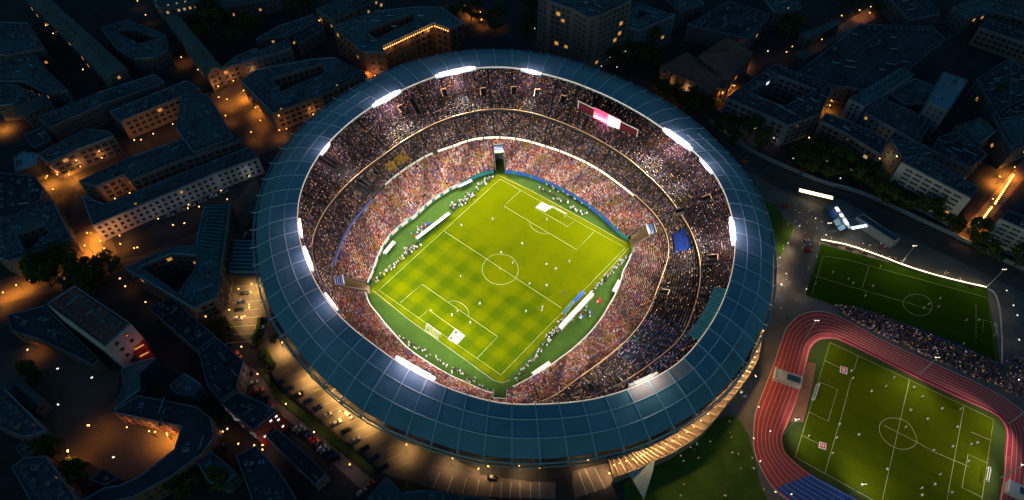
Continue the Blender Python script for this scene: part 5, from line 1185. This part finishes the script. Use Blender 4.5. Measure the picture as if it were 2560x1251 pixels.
globes([(2090,372,420),(2140,392,600),(2190,412,600)], 'added globe lamp at the foot of the yellowish apartment front', 'added globe lamps at the apartment front', (1,.68,.3))
globes([(2265,492,260),(2320,516,260),(2380,545,260)], 'added white globe lamp in front of the banded apartment slab', 'added globe lamps at the apartment slab', (.85,.93,1))
globes([(330,1080,420),(385,1090,900),(430,1098,1100)], 'added globe lamp washing the courtyard wall of the curling building', 'added globe lamps at the curling building')
globes([(1390,118,220),(1440,140,220)], 'added globe lamp at the foot of the grey tower', 'added globe lamps at the grey tower', (.8,.9,1))
globes([(505,800,260),(470,815,260)], 'added globe lamp at the arched end of the angular glass block', 'added globe lamps at the angular block', (1,.5,.3))
globes([(690,1118,300),(665,1135,300)], 'added globe lamp in front of the deep red wall', 'added globe lamps at the red building', (1,.6,.5))
sheet('lane', [(600,905),(640,925),(700,1000),(760,1052),(860,1140),(930,1200),(905,1225),(800,1130),(735,1062),(690,1030),(650,985),(590,930)], 'paving', 2)
globes([(652,948,420),(722,1022,420),(792,1092,320),(880,1172,260),(612,880,420)], 'added globe lamp along the paved lane left of the long hedge', 'added globe lamps along the lane', (1, .55, .38))
trees([(545,1075),(560,1060),(620,1180),(560,1130),(590,960),(410,1000),(395,985),(330,700),(560,830),(575,845)], 'small dark tree in the yards between the flat roofs and the car park', 'trees in the lower left yards', (.5, .8))
# tall floodlight masts added to light the training and practice pitches
def mast(x, y, tx, ty, e, label):
    p = P(x, y); r = empty('floodlight_mast', p, label, 'added floodlight mast'); b = MB(); b.tube([p, u(p, 16)], [.25,.12], 'steel', 6); b.build('pole', r)
    b = MB(); b.bar(u(p, 16) - Vector((1,0,0)), u(p, 16) + Vector((1,0,0)), .3, .5, 'steeldark'); b.build('crossbar', r)
    b = MB(); [b.box((p.x + d, p.y, 15.4), .3, .3, .25, 'torch') for d in (-.8, 0, .8)]; b.build('lamp_head', r)
    light('mast_light', (p.x, p.y, 15.2), e*2.8, (1, .84, .74), .6, r, R(120), P(tx, ty), .8)
for a in ((2012,845,2150,950,6500,'added floodlight mast at the upper left bend of the running track'), (2300,935,2230,1060,9000,'added floodlight mast halfway along the upper straight of the track'), (2520,1060,2400,1100,9000,'added floodlight mast at the upper right bend of the track'),
          (1962,1085,2080,1080,6500,'added floodlight mast on the left bend of the track'), (2120,1242,2230,1130,9000,'added floodlight mast along the blue straight of the track'), (2502,1195,2360,1160,8000,'added floodlight mast by the goal at the right end'), (2046,606,2130,690,1500,'added floodlight mast at the upper left corner of the practice pitch'), (2250,662,2250,740,1800,'added floodlight mast halfway along the lit wall'), (2465,720,2380,800,1500,'added floodlight mast at the upper right corner of the practice pitch')): mast(*a)
# ------------------------------------------------------------------ cars
def car_proto(paint):
    r = empty('parked_car', (0,0,0), None, None); b = MB()
    prof = [(-2.15,.35),(-2.2,.75),(-2.05,.95),(-1.2,1.0),(1.0,.98),(2.05,.82),(2.2,.6),(2.15,.32)]
    for (x0, z0), (x1, z1) in zip(prof, prof[1:]): b.face([(x0,-.85,z0),(x0,.85,z0),(x1,.85,z1),(x1,-.85,z1)][::-1], paint)
    for s in (-1, 1): b.face([(x, .85*s, z) for x, z in (prof if s < 0 else prof[::-1])][::-1], paint)
    b.face([(-2.15,-.85,.35),(2.15,-.85,.32),(2.15,.85,.32),(-2.15,.85,.35)][::-1], 'rubber'); b.build('body', r)
    b = MB(); lo = [(-1.75,-.8,.97),(1.05,-.8,.97),(1.05,.8,.97),(-1.75,.8,.97)]; hi = [(-1.25,-.62,1.45),(.3,-.62,1.45),(.3,.62,1.45),(-1.25,.62,1.45)]
    for k in range(4): b.face([lo[k], lo[(k+1) % 4], hi[(k+1) % 4], hi[k]], 'glass')
    b.build('windows', r); b = MB(); b.prism([(-1.27,-.63),(.32,-.63),(.32,.63),(-1.27,.63)], 1.452, 1.5, paint); b.build('roof', r)
    for x in (-1.35, 1.35):
        for y in (-.82, .82): b = MB(); b.tube([(x, y-.12, .33), (x, y+.12, .33)], .33, 'rubber', 10); b.build('wheel', r)
    for y in (-.6, .6): b = MB(); b.box((2.16, y, .55), .12, .35, .18, 'white'); b.build('headlight', r)
    return r
CP = {k: car_proto('paint_' + k) for k in ('black', 'silver', 'red', 'white', 'blue', 'orange')}
bpy.context.view_layer.update()
for t in CP.values(): reg(t)
def car(x, y, rot, colr, label, group): place(CP[colr], tuple(P(x, y)), rot, 1.0, label, group, 'car')
WORD = dict(black='black', silver='silver', red='red', white='white', blue='dark blue', orange='orange')
for k, c in enumerate(('white','silver','black','blue','red','red','black','white','silver','black','blue','black')):
    car(745 + k*8.6, 1070 + k*7.2, R(28), c, WORD[c] + ' car in the close packed row beside the long low garage', 'cars beside the garage')
for k, c in enumerate(('black','silver','orange','black','orange','blue','black')):
    car(622 + k*13, 938 + k*20, R(20), c, WORD[c] + ' car in the row along the lane left of the hedge', 'cars along the lane')
car(598, 888, R(-50), 'orange', 'orange car glowing under a lamp near the car park bend', None); car(578, 872, R(-50), 'black', 'black car just above the orange car', None); car(563, 855, R(-52), 'blue', 'dark blue car above the black car at the bend', None)
for k in range(12):
    t = k/11; c = rnd.choice(['black','black','blue','silver']); car(700 + t*260, 958 + t*212 - 16*math.sin(t*3.1), R(30), c, WORD[c] + ' car parked along the hedge in the big car park', 'cars in the big car park')
car(688, 850, R(80), 'black', 'black car close to the stadium columns in the upper bays', None); car(872, 1040, R(-40), 'silver', 'silver car driving past the amber lamps', None); car(905, 1230, R(40), 'silver', 'silver car at the bottom edge beside the teal roof', None); car(925, 1212, R(40), 'orange', 'orange car near the bottom end of the lane', None)
for x, y, r_, c, l in ((622,596,80,'red','red car stopped by the left side of the stadium'),(614,590,80,'white','white car beside the red car left of the stadium'),(2020,628,10,'red','red car on the plaza near the practice pitch'),(2014,604,20,'silver','silver car on the plaza above the red one'),(1963,518,0,'red','red car on the lawn edge right of the stadium'),(1860,405,-20,'orange','orange car on the plaza road near the stadium'),(1855,985,-60,'white','white car between stadium and running track'),(1232,1196,0,'black','black car on the forecourt')): car(x, y, R(r_), c, l, None)
for k in range(6): car(1846 + k*8, 935 - k*10 + 8, R(-15), rnd.choice(['blue','silver']), 'car in the short row between promenade deck and running track', 'cars by the promenade deck')
for k in range(9): car(372 + k*27, 552 - k*12 + 12, R(25), rnd.choice(['silver','blue','white']), 'car parked along the foot of the long pale facade', 'cars along the pale facade')
for k, (x, y) in enumerate(((655,800),(650,820),(612,735),(604,756),(600,776),(596,797),(640,846))): car(x, y, R(5), ('black','silver','black','blue','black','silver','black')[k], WORD[('black','silver','black','blue','black','silver','black')[k]] + ' car in the lit bays below the link bridge', 'cars below the link bridge')
# ------------------------------------------------------------------ strollers on the plaza, each with a small light
LT = MB(); LT.box((0,0,0), .13, .13, .14, 'torch'); LT = LT.mesh('torch')
LTO = MB(); LTO.box((0,0,0), .13, .13, .14, 'torcho'); LTO = LTO.mesh('torch')
def stroller(x, y, label, group):
    o = person(x, y, rnd.choice(['white_dark','dark_dark','white_white','red_dark']), label, group, s=1.0)
    if rnd.random() < .35: return
    t = bpy.data.objects.new('torch', LT if rnd.random() < .6 else LTO); COL.objects.link(t); t.parent = o; t.location = (.1, .42, 1.35)
pl = [(1975,500),(2040,520),(2100,600),(2170,590),(2290,650),(2440,710),(2470,722),(2052,606),(2010,740),(2000,775),(1960,810),(1940,760),(1938,640),(1965,600)]
n = 0
while n < 62:
    x, y = rnd.uniform(1935, 2480), rnd.uniform(480, 815)
    if in_poly((x, y), pl): n += 1; stroller(x, y, 'stroller with a small light crossing the plaza right of the stadium', 'strollers on the plaza')
n = 0
while n < 22:
    x, y = rnd.uniform(1640, 1930), rnd.uniform(1050, 1245)
    if in_poly((x, y), [(1650,1160),(1760,1080),(1830,1050),(1880,1130),(1920,1245),(1640,1245)]): n += 1; stroller(x, y, 'stroller with a small light on the dark lawn at the bottom', 'strollers on the bottom lawn')
# ------------------------------------------------------------------ sky and sun
w = bpy.data.worlds.new('World'); SC.world = w; w.use_nodes = True; nt = w.node_tree
sky = nt.nodes.new('ShaderNodeTexSky'); sky.sky_type = 'NISHITA'; sky.sun_disc = False
sky.sun_elevation = R(1.5); sky.sun_rotation = R(200); sky.ozone_density = 1.6; sky.dust_density = 1.0; sky.air_density = 1.0
tint = nt.nodes.new('ShaderNodeVectorMath'); tint.operation = 'MULTIPLY'; tint.inputs[1].default_value = (.28, .74, 1.0)
nt.links.new(sky.outputs[0], tint.inputs[0]); nt.links.new(tint.outputs[0], nt.nodes['Background'].inputs['Color']); nt.nodes['Background'].inputs['Strength'].default_value = SKY
sl = bpy.data.lights.new('sun', 'SUN'); sl.energy = .01; sl.angle = R(10); sl.color = (.6, .75, 1)
so = bpy.data.objects.new('sun', sl); COL.objects.link(so); so.rotation_euler = (R(50), 0, R(1.5))
SC.view_settings.view_transform = 'Standard'; SC.view_settings.look = 'None'; SC.view_settings.exposure = 0; SC.view_settings.gamma = 1
SC.cycles.max_bounces = 5; SC.cycles.diffuse_bounces = 2; SC.cycles.glossy_bounces = 2; SC.cycles.transmission_bounces = 2
SC.cycles.use_denoising = True; SC.cycles.sample_clamp_indirect = 4; SC.cycles.caustics_reflective = False; SC.cycles.caustics_refractive = False
